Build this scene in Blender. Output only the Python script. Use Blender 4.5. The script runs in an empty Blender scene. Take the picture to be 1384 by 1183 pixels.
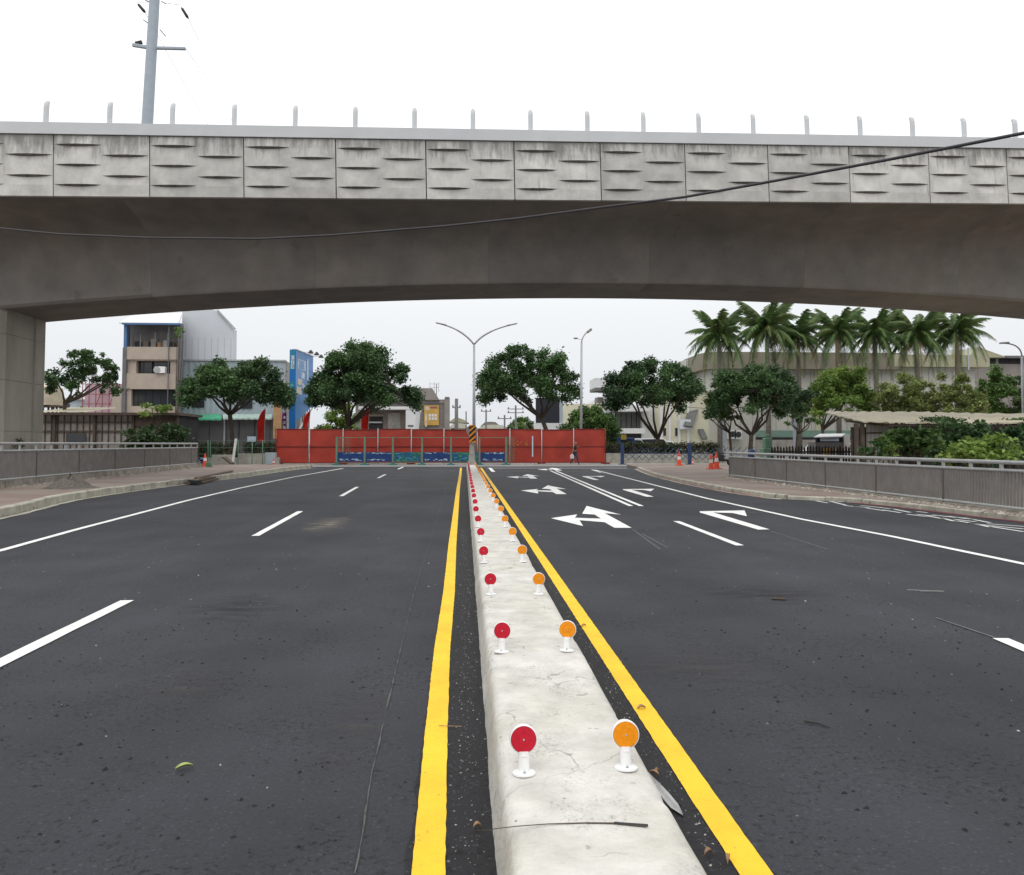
import bpy, bmesh, math, random
import numpy as np
from mathutils import Vector, Matrix, noise
R = random.Random(7)
rad = math.radians
# ---------------------------------------------------------------- camera
H = 1.52; F = 1060.0; PITCH = rad(2.5); PPY = 600 - F*math.tan(PITCH); YAW = -0.060247
sc = bpy.context.scene
cam_d = bpy.data.cameras.new("camera"); cam = bpy.data.objects.new("camera", cam_d); sc.collection.objects.link(cam)
cam.location = (0, 0, H); cam.rotation_euler = (math.pi/2 + PITCH, 0, YAW)
cam_d.sensor_fit = 'HORIZONTAL'; cam_d.sensor_width = 36; cam_d.lens = F/1384*36
cam_d.shift_y = -(591.5 - PPY)/1384; cam_d.clip_end = 3000; cam_d.clip_start = .05
sc.camera = cam
# ---------------------------------------------------------------- sky, sun, exposure
w = bpy.data.worlds.new("World"); sc.world = w; w.use_nodes = True
nt = w.node_tree; nt.nodes.clear()
def N(nt, t, **k):
    n = nt.nodes.new(t)
    for a, b in k.items(): setattr(n, a, b)
    return n
SUN_EL, SUN_AZ = rad(58), rad(200)
out = N(nt, 'ShaderNodeOutputWorld'); sky = N(nt, 'ShaderNodeTexSky'); sky.sky_type = 'NISHITA'; sky.sun_disc = False
sky.sun_elevation = SUN_EL; sky.sun_rotation = SUN_AZ; sky.dust_density = 5; sky.air_density = 1
b1 = N(nt, 'ShaderNodeBackground'); b1.inputs[1].default_value = .09; nt.links.new(sky.outputs[0], b1.inputs[0])
tc = N(nt, 'ShaderNodeTexCoord'); sp = N(nt, 'ShaderNodeSeparateXYZ'); nt.links.new(tc.outputs['Generated'], sp.inputs[0])
cr = N(nt, 'ShaderNodeValToRGB'); nt.links.new(sp.outputs[2], cr.inputs[0])
cr.color_ramp.elements[0].position = 0.0; cr.color_ramp.elements[0].color = (.84, .875, .925, 1)
cr.color_ramp.elements[1].position = .6; cr.color_ramp.elements[1].color = (1.66, 1.67, 1.66, 1)
e = cr.color_ramp.elements.new(.16); e.color = (1.0, 1.02, 1.04, 1)
b2 = N(nt, 'ShaderNodeBackground'); b2.inputs[1].default_value = 1.0; nt.links.new(cr.outputs[0], b2.inputs[0])
mx = N(nt, 'ShaderNodeMixShader'); mx.inputs[0].default_value = .88
nt.links.new(b1.outputs[0], mx.inputs[1]); nt.links.new(b2.outputs[0], mx.inputs[2]); nt.links.new(mx.outputs[0], out.inputs[0])
sd = bpy.data.lights.new("sun", 'SUN'); sd.energy = .5; sd.angle = rad(18); sd.color = (1, .965, .91)
so = bpy.data.objects.new("sun", sd); sc.collection.objects.link(so)
so.rotation_euler = (math.pi/2 - SUN_EL, 0, rad(-20))
sc.view_settings.view_transform = 'Standard'; sc.view_settings.look = 'None'; sc.view_settings.exposure = 0; sc.view_settings.gamma = 1
# ---------------------------------------------------------------- pixel of the photograph -> point in the place
def ray(px, py):
    v = Vector(((px - 692)/F, -(py - PPY)/F, -1))
    v.rotate(cam.rotation_euler); return v
def at(px, py, Y):
    v = ray(px, py); return v*(Y/v.y) + Vector((0, 0, H))
def gnd(px, py, z=0.0):
    v = ray(px, py); return v*((z - H)/v.z) + Vector((0, 0, H))
def XZ(px, py, Y):
    p = at(px, py, Y); return p.x, p.z
# ---------------------------------------------------------------- builders
col = sc.collection
LOC = {}
class MB:
    def __init__(s): s.v = []; s.f = []; s.m = []
    def face(s, pts, mi=0):
        n = len(s.v); s.v += [tuple(p) for p in pts]; s.f.append(tuple(range(n, n+len(pts)))); s.m.append(mi); return s
    def box(s, x0, y0, z0, x1, y1, z1, mi=0):
        n = len(s.v)
        s.v += [(x0,y0,z0),(x1,y0,z0),(x1,y1,z0),(x0,y1,z0),(x0,y0,z1),(x1,y0,z1),(x1,y1,z1),(x0,y1,z1)]
        for q in ((0,3,2,1),(4,5,6,7),(0,1,5,4),(1,2,6,5),(2,3,7,6),(3,0,4,7)): s.f.append(tuple(n+i for i in q)); s.m.append(mi)
        return s
    def beam(s, p, q, wd, ht, mi=0, up=(0,0,1)):
        p = Vector(p); q = Vector(q); d = (q-p).normalized(); up = Vector(up)
        if abs(d.dot(up)) > .98: up = Vector((0,1,0))
        a = d.cross(up).normalized()*wd/2; b = a.cross(d).normalized()*ht/2
        n = len(s.v)
        for c in (p, q): s.v += [tuple(c-a-b), tuple(c+a-b), tuple(c+a+b), tuple(c-a+b)]
        for k in ((0,1,2,3),(7,6,5,4),(0,4,5,1),(1,5,6,2),(2,6,7,3),(3,7,4,0)): s.f.append(tuple(n+i for i in k)); s.m.append(mi)
        return s
    def prism(s, poly, z0, z1, mi=0):
        n = len(s.v); k = len(poly)
        s.v += [(p[0],p[1],z0) for p in poly] + [(p[0],p[1],z1) for p in poly]
        s.f.append(tuple(range(n+k-1, n-1, -1))); s.f.append(tuple(range(n+k, n+2*k))); s.m += [mi, mi]
        for i in range(k):
            j = (i+1) % k; s.f.append((n+i, n+j, n+k+j, n+k+i)); s.m.append(mi)
        return s
    def extrude_y(s, poly, y0, y1, mi=0):      # poly in (x, z)
        n = len(s.v); k = len(poly)
        s.v += [(p[0],y0,p[1]) for p in poly] + [(p[0],y1,p[1]) for p in poly]
        s.f.append(tuple(range(n, n+k))); s.f.append(tuple(range(n+2*k-1, n+k-1, -1))); s.m += [mi, mi]
        for i in range(k):
            j = (i+1) % k; s.f.append((n+i, n+k+i, n+k+j, n+j)); s.m.append(mi)
        return s
    def tube(s, pts, r, n=8, mi=0, cap=True):
        pts = [Vector(p) for p in pts]; k0 = len(s.v)
        rs = r if isinstance(r, (list, tuple)) else [r]*len(pts)
        prev = None
        for i, p in enumerate(pts):
            d = (pts[min(i+1, len(pts)-1)] - pts[max(i-1, 0)]).normalized()
            u = prev if prev else (Vector((1,0,0)) if abs(d.x) < .9 else Vector((0,1,0)))
            a = (u - d*u.dot(d)).normalized(); prev = a; b = d.cross(a)
            for j in range(n):
                t = 2*math.pi*j/n; s.v.append(tuple(p + (a*math.cos(t) + b*math.sin(t))*rs[i]))
        for i in range(len(pts)-1):
            for j in range(n):
                s.f.append((k0+i*n+j, k0+i*n+(j+1)%n, k0+(i+1)*n+(j+1)%n, k0+(i+1)*n+j)); s.m.append(mi)
        if cap:
            s.f.append(tuple(k0+j for j in reversed(range(n)))); s.f.append(tuple(k0+(len(pts)-1)*n+j for j in range(n))); s.m += [mi, mi]
        return s
    def lathe(s, prof, c=(0,0,0), n=20, mi=0, axis='z'):
        k0 = len(s.v); c = Vector(c)
        for r, z in prof:
            for j in range(n):
                t = 2*math.pi*j/n
                p = (r*math.cos(t), r*math.sin(t), z) if axis == 'z' else (r*math.cos(t), z, r*math.sin(t))
                s.v.append(tuple(c + Vector(p)))
        for i in range(len(prof)-1):
            for j in range(n):
                s.f.append((k0+i*n+j, k0+i*n+(j+1)%n, k0+(i+1)*n+(j+1)%n, k0+(i+1)*n+j)); s.m.append(mi)
        s.f.append(tuple(k0+j for j in range(n))); s.f.append(tuple(k0+(len(prof)-1)*n+j for j in range(n))); s.m += [mi, mi]
        return s
    def grid(s, rows, mi=0, close=False):
        k0 = len(s.v); n = len(rows[0])
        for r in rows: s.v += [tuple(p) for p in r]
        for i in range(len(rows)-1):
            for j in range(n-1 if not close else n):
                jj = (j+1) % n
                s.f.append((k0+i*n+j, k0+i*n+jj, k0+(i+1)*n+jj, k0+(i+1)*n+j)); s.m.append(mi)
        return s
    def build(s, name, mats, parent=None, smooth=False, fix=True, bevel=0):
        me = bpy.data.meshes.new(name)
        o = bpy.data.objects.new(name, me); col.objects.link(o)
        off = LOC.get(parent.name, Vector((0,0,0))) if parent else Vector((0,0,0))
        me.from_pydata([(v[0]-off[0], v[1]-off[1], v[2]-off[2]) for v in s.v], [], s.f)
        for m in (mats if isinstance(mats, (list, tuple)) else [mats]): me.materials.append(m)
        me.polygons.foreach_set('material_index', s.m)
        if fix:
            bm = bmesh.new(); bm.from_mesh(me); bmesh.ops.recalc_face_normals(bm, faces=bm.faces); bm.to_mesh(me); bm.free()
        if smooth: me.shade_smooth()
        if smooth == 'auto': me.set_sharp_from_angle(angle=rad(40))
        me.update()
        if bevel:
            b = o.modifiers.new('bevel', 'BEVEL'); b.width = bevel; b.segments = 2; b.limit_method = 'ANGLE'
        if parent: o.parent = parent
        LOC[o.name] = off
        return o
def tag(o, label=None, cat=None, group=None, kind=None):
    for k, v in (('label', label), ('category', cat), ('group', group), ('kind', kind)):
        if v: o[k] = v
    return o
def thing(name, label, cat, loc=(0,0,0), group=None):
    o = bpy.data.objects.new(name, None); col.objects.link(o); o.location = loc; o.empty_display_size = .2
    LOC[o.name] = Vector(loc); return tag(o, label, cat, group)
def copy_tree(o, parent=None):
    c = o.copy(); col.objects.link(c); c.parent = parent
    LOC[c.name] = LOC.get(o.name, Vector((0,0,0)))
    for ch in list(o.children): copy_tree(ch, c)
    return c
def dup(o, loc, rz=None, label=None, group=None):
    c = copy_tree(o); c.location = loc
    if rz is not None: c.rotation_euler.z = rz
    if label: c['label'] = label
    if group: c['group'] = group
    return c
# ---------------------------------------------------------------- materials
def mat(name, c, rough=.8, var=.12, scale=2.0, bump=0, bscale=40, metal=0, spec=.4, spots=None, island=0, rnd=0, stretch=None, trans=0, c2=None):
    m = bpy.data.materials.new(name); m.use_nodes = True; t = m.node_tree; P = t.nodes['Principled BSDF']
    P.inputs['Roughness'].default_value = rough; P.inputs['Metallic'].default_value = metal; P.inputs['Specular IOR Level'].default_value = spec
    tc = N(t, 'ShaderNodeTexCoord'); oi = N(t, 'ShaderNodeObjectInfo')
    ad = N(t, 'ShaderNodeVectorMath'); ad.operation = 'MULTIPLY_ADD'
    cb = N(t, 'ShaderNodeCombineXYZ'); mu = N(t, 'ShaderNodeMath'); mu.operation = 'MULTIPLY'; mu.inputs[1].default_value = 37.3
    t.links.new(oi.outputs['Random'], mu.inputs[0])
    for i in range(3): t.links.new(mu.outputs[0], cb.inputs[i])
    ad.inputs[1].default_value = stretch or (1,1,1); t.links.new(tc.outputs['Object'], ad.inputs[0]); t.links.new(cb.outputs[0], ad.inputs[2])
    nz = N(t, 'ShaderNodeTexNoise'); nz.inputs['Scale'].default_value = scale; nz.inputs['Detail'].default_value = 7; nz.inputs['Roughness'].default_value = .62
    t.links.new(ad.outputs[0], nz.inputs['Vector'])
    rmp = N(t, 'ShaderNodeMapRange'); rmp.inputs[1].default_value = .3; rmp.inputs[2].default_value = .7
    rmp.inputs[3].default_value = 1-var*1.6; rmp.inputs[4].default_value = 1+var
    t.links.new(nz.outputs[0], rmp.inputs[0]); val = rmp.outputs[0]
    def mul(a, b):
        q = N(t, 'ShaderNodeMath'); q.operation = 'MULTIPLY'; t.links.new(a, q.inputs[0])
        if isinstance(b, float): q.inputs[1].default_value = b
        else: t.links.new(b, q.inputs[1])
        return q.outputs[0]
    if spots:                                        # (scale, threshold, factor)
        n2 = N(t, 'ShaderNodeTexNoise'); n2.inputs['Scale'].default_value = spots[0]; n2.inputs['Detail'].default_value = 3
        t.links.new(ad.outputs[0], n2.inputs['Vector'])
        r2 = N(t, 'ShaderNodeMapRange'); r2.inputs[1].default_value = spots[1]; r2.inputs[2].default_value = spots[1]+.06; r2.inputs[3].default_value = 1; r2.inputs[4].default_value = spots[2]
        t.links.new(n2.outputs[0], r2.inputs[0]); val = mul(val, r2.outputs[0])
    if island:
        g = N(t, 'ShaderNodeNewGeometry'); r3 = N(t, 'ShaderNodeMapRange'); r3.inputs[3].default_value = 1-island; r3.inputs[4].default_value = 1+island
        t.links.new(g.outputs['Random Per Island'], r3.inputs[0]); val = mul(val, r3.outputs[0])
    if rnd:
        r4 = N(t, 'ShaderNodeMapRange'); r4.inputs[3].default_value = 1-rnd; r4.inputs[4].default_value = 1+rnd
        t.links.new(oi.outputs['Random'], r4.inputs[0]); val = mul(val, r4.outputs[0])
    mc = N(t, 'ShaderNodeMix'); mc.data_type = 'RGBA'; mc.blend_type = 'MULTIPLY'; mc.inputs[0].default_value = 1
    if c2:
        m2 = N(t, 'ShaderNodeMix'); m2.data_type = 'RGBA'; m2.inputs[6].default_value = (*c, 1); m2.inputs[7].default_value = (*c2, 1)
        n3 = N(t, 'ShaderNodeTexNoise'); n3.inputs['Scale'].default_value = scale*.37; t.links.new(ad.outputs[0], n3.inputs['Vector'])
        r5 = N(t, 'ShaderNodeMapRange'); r5.inputs[1].default_value = .4; r5.inputs[2].default_value = .6
        t.links.new(n3.outputs[0], r5.inputs[0]); t.links.new(r5.outputs[0], m2.inputs[0]); t.links.new(m2.outputs[2], mc.inputs[6])
    else: mc.inputs[6].default_value = (*c, 1)
    t.links.new(val, mc.inputs[7]); t.links.new(mc.outputs[2], P.inputs['Base Color'])
    if bump:
        nb = N(t, 'ShaderNodeTexNoise'); nb.inputs['Scale'].default_value = bscale; nb.inputs['Detail'].default_value = 4
        t.links.new(tc.outputs['Object'], nb.inputs['Vector'])
        bp = N(t, 'ShaderNodeBump'); bp.inputs['Strength'].default_value = bump; bp.inputs['Distance'].default_value = .01
        t.links.new(nb.outputs[0], bp.inputs['Height']); t.links.new(bp.outputs[0], P.inputs['Normal'])
    if trans:
        tr = N(t, 'ShaderNodeBsdfTranslucent'); ms = N(t, 'ShaderNodeMixShader'); ms.inputs[0].default_value = trans
        t.links.new(mc.outputs[2], tr.inputs[0]); t.links.new(P.outputs[0], ms.inputs[1]); t.links.new(tr.outputs[0], ms.inputs[2])
        t.links.new(ms.outputs[0], t.nodes['Material Output'].inputs['Surface'])
    m['mc'] = mc.name; m['val'] = 1
    return m
# asphalt: fine grain, rolled bands, dusty patches
def asphalt_mat(name, base, dust=.35, speck=.5):
    m = bpy.data.materials.new(name); m.use_nodes = True; t = m.node_tree; P = t.nodes['Principled BSDF']
    P.inputs['Roughness'].default_value = .78; P.inputs['Specular IOR Level'].default_value = .34
    tc = N(t, 'ShaderNodeTexCoord')
    def noi(sc_, det, vec=None, rough=.6):
        n = N(t, 'ShaderNodeTexNoise'); n.inputs['Scale'].default_value = sc_; n.inputs['Detail'].default_value = det; n.inputs['Roughness'].default_value = rough
        t.links.new(vec or tc.outputs['Object'], n.inputs['Vector']); return n.outputs[0]
    def rng(a, lo, hi, o0, o1):
        r = N(t, 'ShaderNodeMapRange'); r.inputs[1].default_value = lo; r.inputs[2].default_value = hi; r.inputs[3].default_value = o0; r.inputs[4].default_value = o1
        t.links.new(a, r.inputs[0]); return r.outputs[0]
    def mul(a, b):
        q = N(t, 'ShaderNodeMath'); q.operation = 'MULTIPLY'; t.links.new(a, q.inputs[0]); t.links.new(b, q.inputs[1]); return q.outputs[0]
    mp = N(t, 'ShaderNodeMapping'); mp.inputs['Scale'].default_value = (1, .07, 1); t.links.new(tc.outputs['Object'], mp.inputs[0])
    big = rng(noi(.35, 5), .3, .7, 1-dust*.55, 1+dust*.6)
    band = rng(noi(.9, 4, mp.outputs[0]), .3, .7, .78, 1.22)
    g = rng(noi(55, 3), .3, .7, .8, 1.2)
    vo = N(t, 'ShaderNodeTexVoronoi'); vo.inputs['Scale'].default_value = 95; t.links.new(tc.outputs['Object'], vo.inputs['Vector'])
    sepc = N(t, 'ShaderNodeSeparateXYZ'); t.links.new(vo.outputs['Color'], sepc.inputs[0])
    pale = rng(sepc.outputs[0], .965, .975, 1, 1+speck*2.2)
    pit = rng(noi(26, 4, None, .75), .385, .45, .28, 1)
    pitmask = rng(noi(1.3, 4), .42, .60, 0, 1)
    pm = N(t, 'ShaderNodeMix'); pm.data_type = 'FLOAT'; t.links.new(pitmask, pm.inputs[0]); pm.inputs[2].default_value = 1; t.links.new(pit, pm.inputs[3])
    v = mul(mul(mul(big, band), mul(g, pale)), pm.outputs[0])
    mc = N(t, 'ShaderNodeMix'); mc.data_type = 'RGBA'; mc.blend_type = 'MULTIPLY'; mc.inputs[0].default_value = 1; mc.inputs[6].default_value = (*base, 1)
    t.links.new(v, mc.inputs[7]); t.links.new(mc.outputs[2], P.inputs['Base Color'])
    bp = N(t, 'ShaderNodeBump'); bp.inputs['Strength'].default_value = .55; bp.inputs['Distance'].default_value = .006
    ab = N(t, 'ShaderNodeMath'); ab.operation = 'ADD'; t.links.new(noi(120, 2), ab.inputs[0]); t.links.new(pm.outputs[0], ab.inputs[1])
    t.links.new(ab.outputs[0], bp.inputs['Height']); t.links.new(bp.outputs[0], P.inputs['Normal'])
    return m
def paint_mat(name, c, wear=.25):
    m = mat(name, c, rough=.65, var=.09, scale=3.5, bump=.5, bscale=110)
    t = m.node_tree; mc = t.nodes[m['mc']]
    tc = N(t, 'ShaderNodeTexCoord'); n = N(t, 'ShaderNodeTexNoise'); n.inputs['Scale'].default_value = 38; n.inputs['Detail'].default_value = 6; n.inputs['Roughness'].default_value = .7
    t.links.new(tc.outputs['Object'], n.inputs['Vector'])
    r = N(t, 'ShaderNodeMapRange'); r.inputs[1].default_value = .60; r.inputs[2].default_value = .72; r.inputs[3].default_value = 0; r.inputs[4].default_value = wear
    t.links.new(n.outputs[0], r.inputs[0])
    m3 = N(t, 'ShaderNodeMix'); m3.data_type = 'RGBA'; m3.inputs[7].default_value = (.12, .11, .09, 1)
    t.links.new(r.outputs[0], m3.inputs[0]); t.links.new(mc.outputs[2], m3.inputs[6]); t.links.new(m3.outputs[2], t.nodes['Principled BSDF'].inputs['Base Color'])
    return m
def drip_mat(name, c, top, amount=.6):           # weathered concrete, dark runs starting under the upper edge
    m = mat(name, c, rough=.85, var=.16, scale=1.5, bump=.3, bscale=30, rnd=.11)
    t = m.node_tree; mc = t.nodes[m['mc']]
    tc = N(t, 'ShaderNodeTexCoord'); oi = N(t, 'ShaderNodeObjectInfo'); sp = N(t, 'ShaderNodeSeparateXYZ'); t.links.new(tc.outputs['Object'], sp.inputs[0])
    cb = N(t, 'ShaderNodeCombineXYZ')
    a = N(t, 'ShaderNodeMath'); a.operation = 'MULTIPLY_ADD'; a.inputs[1].default_value = 61; t.links.new(oi.outputs['Random'], a.inputs[0]); t.links.new(sp.outputs[0], a.inputs[2])
    t.links.new(a.outputs[0], cb.inputs[0])
    zz = N(t, 'ShaderNodeMath'); zz.operation = 'MULTIPLY'; zz.inputs[1].default_value = .16; t.links.new(sp.outputs[2], zz.inputs[0]); t.links.new(zz.outputs[0], cb.inputs[2])
    n = N(t, 'ShaderNodeTexNoise'); n.inputs['Scale'].default_value = 5.5; n.inputs['Detail'].default_value = 5; n.inputs['Roughness'].default_value = .65; t.links.new(cb.outputs[0], n.inputs['Vector'])
    d = N(t, 'ShaderNodeMapRange'); d.inputs[1].default_value = top-1.0; d.inputs[2].default_value = top; d.inputs[3].default_value = -.14; d.inputs[4].default_value = .19
    t.links.new(sp.outputs[2], d.inputs[0])
    s_ = N(t, 'ShaderNodeMath'); s_.operation = 'ADD'; t.links.new(n.outputs[0], s_.inputs[0]); t.links.new(d.outputs[0], s_.inputs[1])
    rs = N(t, 'ShaderNodeMapRange'); rs.inputs[3].default_value = -.06; rs.inputs[4].default_value = .085; t.links.new(oi.outputs['Random'], rs.inputs[0])
    s2 = N(t, 'ShaderNodeMath'); s2.operation = 'ADD'; t.links.new(s_.outputs[0], s2.inputs[0]); t.links.new(rs.outputs[0], s2.inputs[1]); s_ = s2
    r = N(t, 'ShaderNodeMapRange'); r.inputs[1].default_value = .5; r.inputs[2].default_value = .74; r.inputs[3].default_value = 0; r.inputs[4].default_value = amount
    t.links.new(s_.outputs[0], r.inputs[0])
    m3 = N(t, 'ShaderNodeMix'); m3.data_type = 'RGBA'; m3.inputs[7].default_value = (.06, .055, .05, 1)
    t.links.new(r.outputs[0], m3.inputs[0]); t.links.new(mc.outputs[2], m3.inputs[6]); t.links.new(m3.outputs[2], t.nodes['Principled BSDF'].inputs['Base Color'])
    return m
def paver_mat(name, c1, c2, mortar):
    m = bpy.data.materials.new(name); m.use_nodes = True; t = m.node_tree; P = t.nodes['Principled BSDF']; P.inputs['Roughness'].default_value = .85
    tc = N(t, 'ShaderNodeTexCoord'); br = N(t, 'ShaderNodeTexBrick'); t.links.new(tc.outputs['Object'], br.inputs['Vector'])
    br.inputs['Scale'].default_value = 1; br.inputs['Brick Width'].default_value = .2; br.inputs['Row Height'].default_value = .1; br.inputs['Mortar Size'].default_value = .006
    br.inputs['Color1'].default_value = (*c1, 1); br.inputs['Color2'].default_value = (*c2, 1); br.inputs['Mortar'].default_value = (*mortar, 1)
    n = N(t, 'ShaderNodeTexNoise'); n.inputs['Scale'].default_value = .55; n.inputs['Detail'].default_value = 7; t.links.new(tc.outputs['Object'], n.inputs['Vector'])
    r = N(t, 'ShaderNodeMapRange'); r.inputs[1].default_value = .42; r.inputs[2].default_value = .62; t.links.new(n.outputs[0], r.inputs[0])
    mx = N(t, 'ShaderNodeMix'); mx.data_type = 'RGBA'; mx.inputs[7].default_value = (.26, .235, .20, 1); t.links.new(br.outputs[0], mx.inputs[6])
    rr = N(t, 'ShaderNodeMath'); rr.operation = 'MULTIPLY'; rr.inputs[1].default_value = .65; t.links.new(r.outputs[0], rr.inputs[0]); t.links.new(rr.outputs[0], mx.inputs[0])
    t.links.new(mx.outputs[2], P.inputs['Base Color'])
    return m
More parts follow.
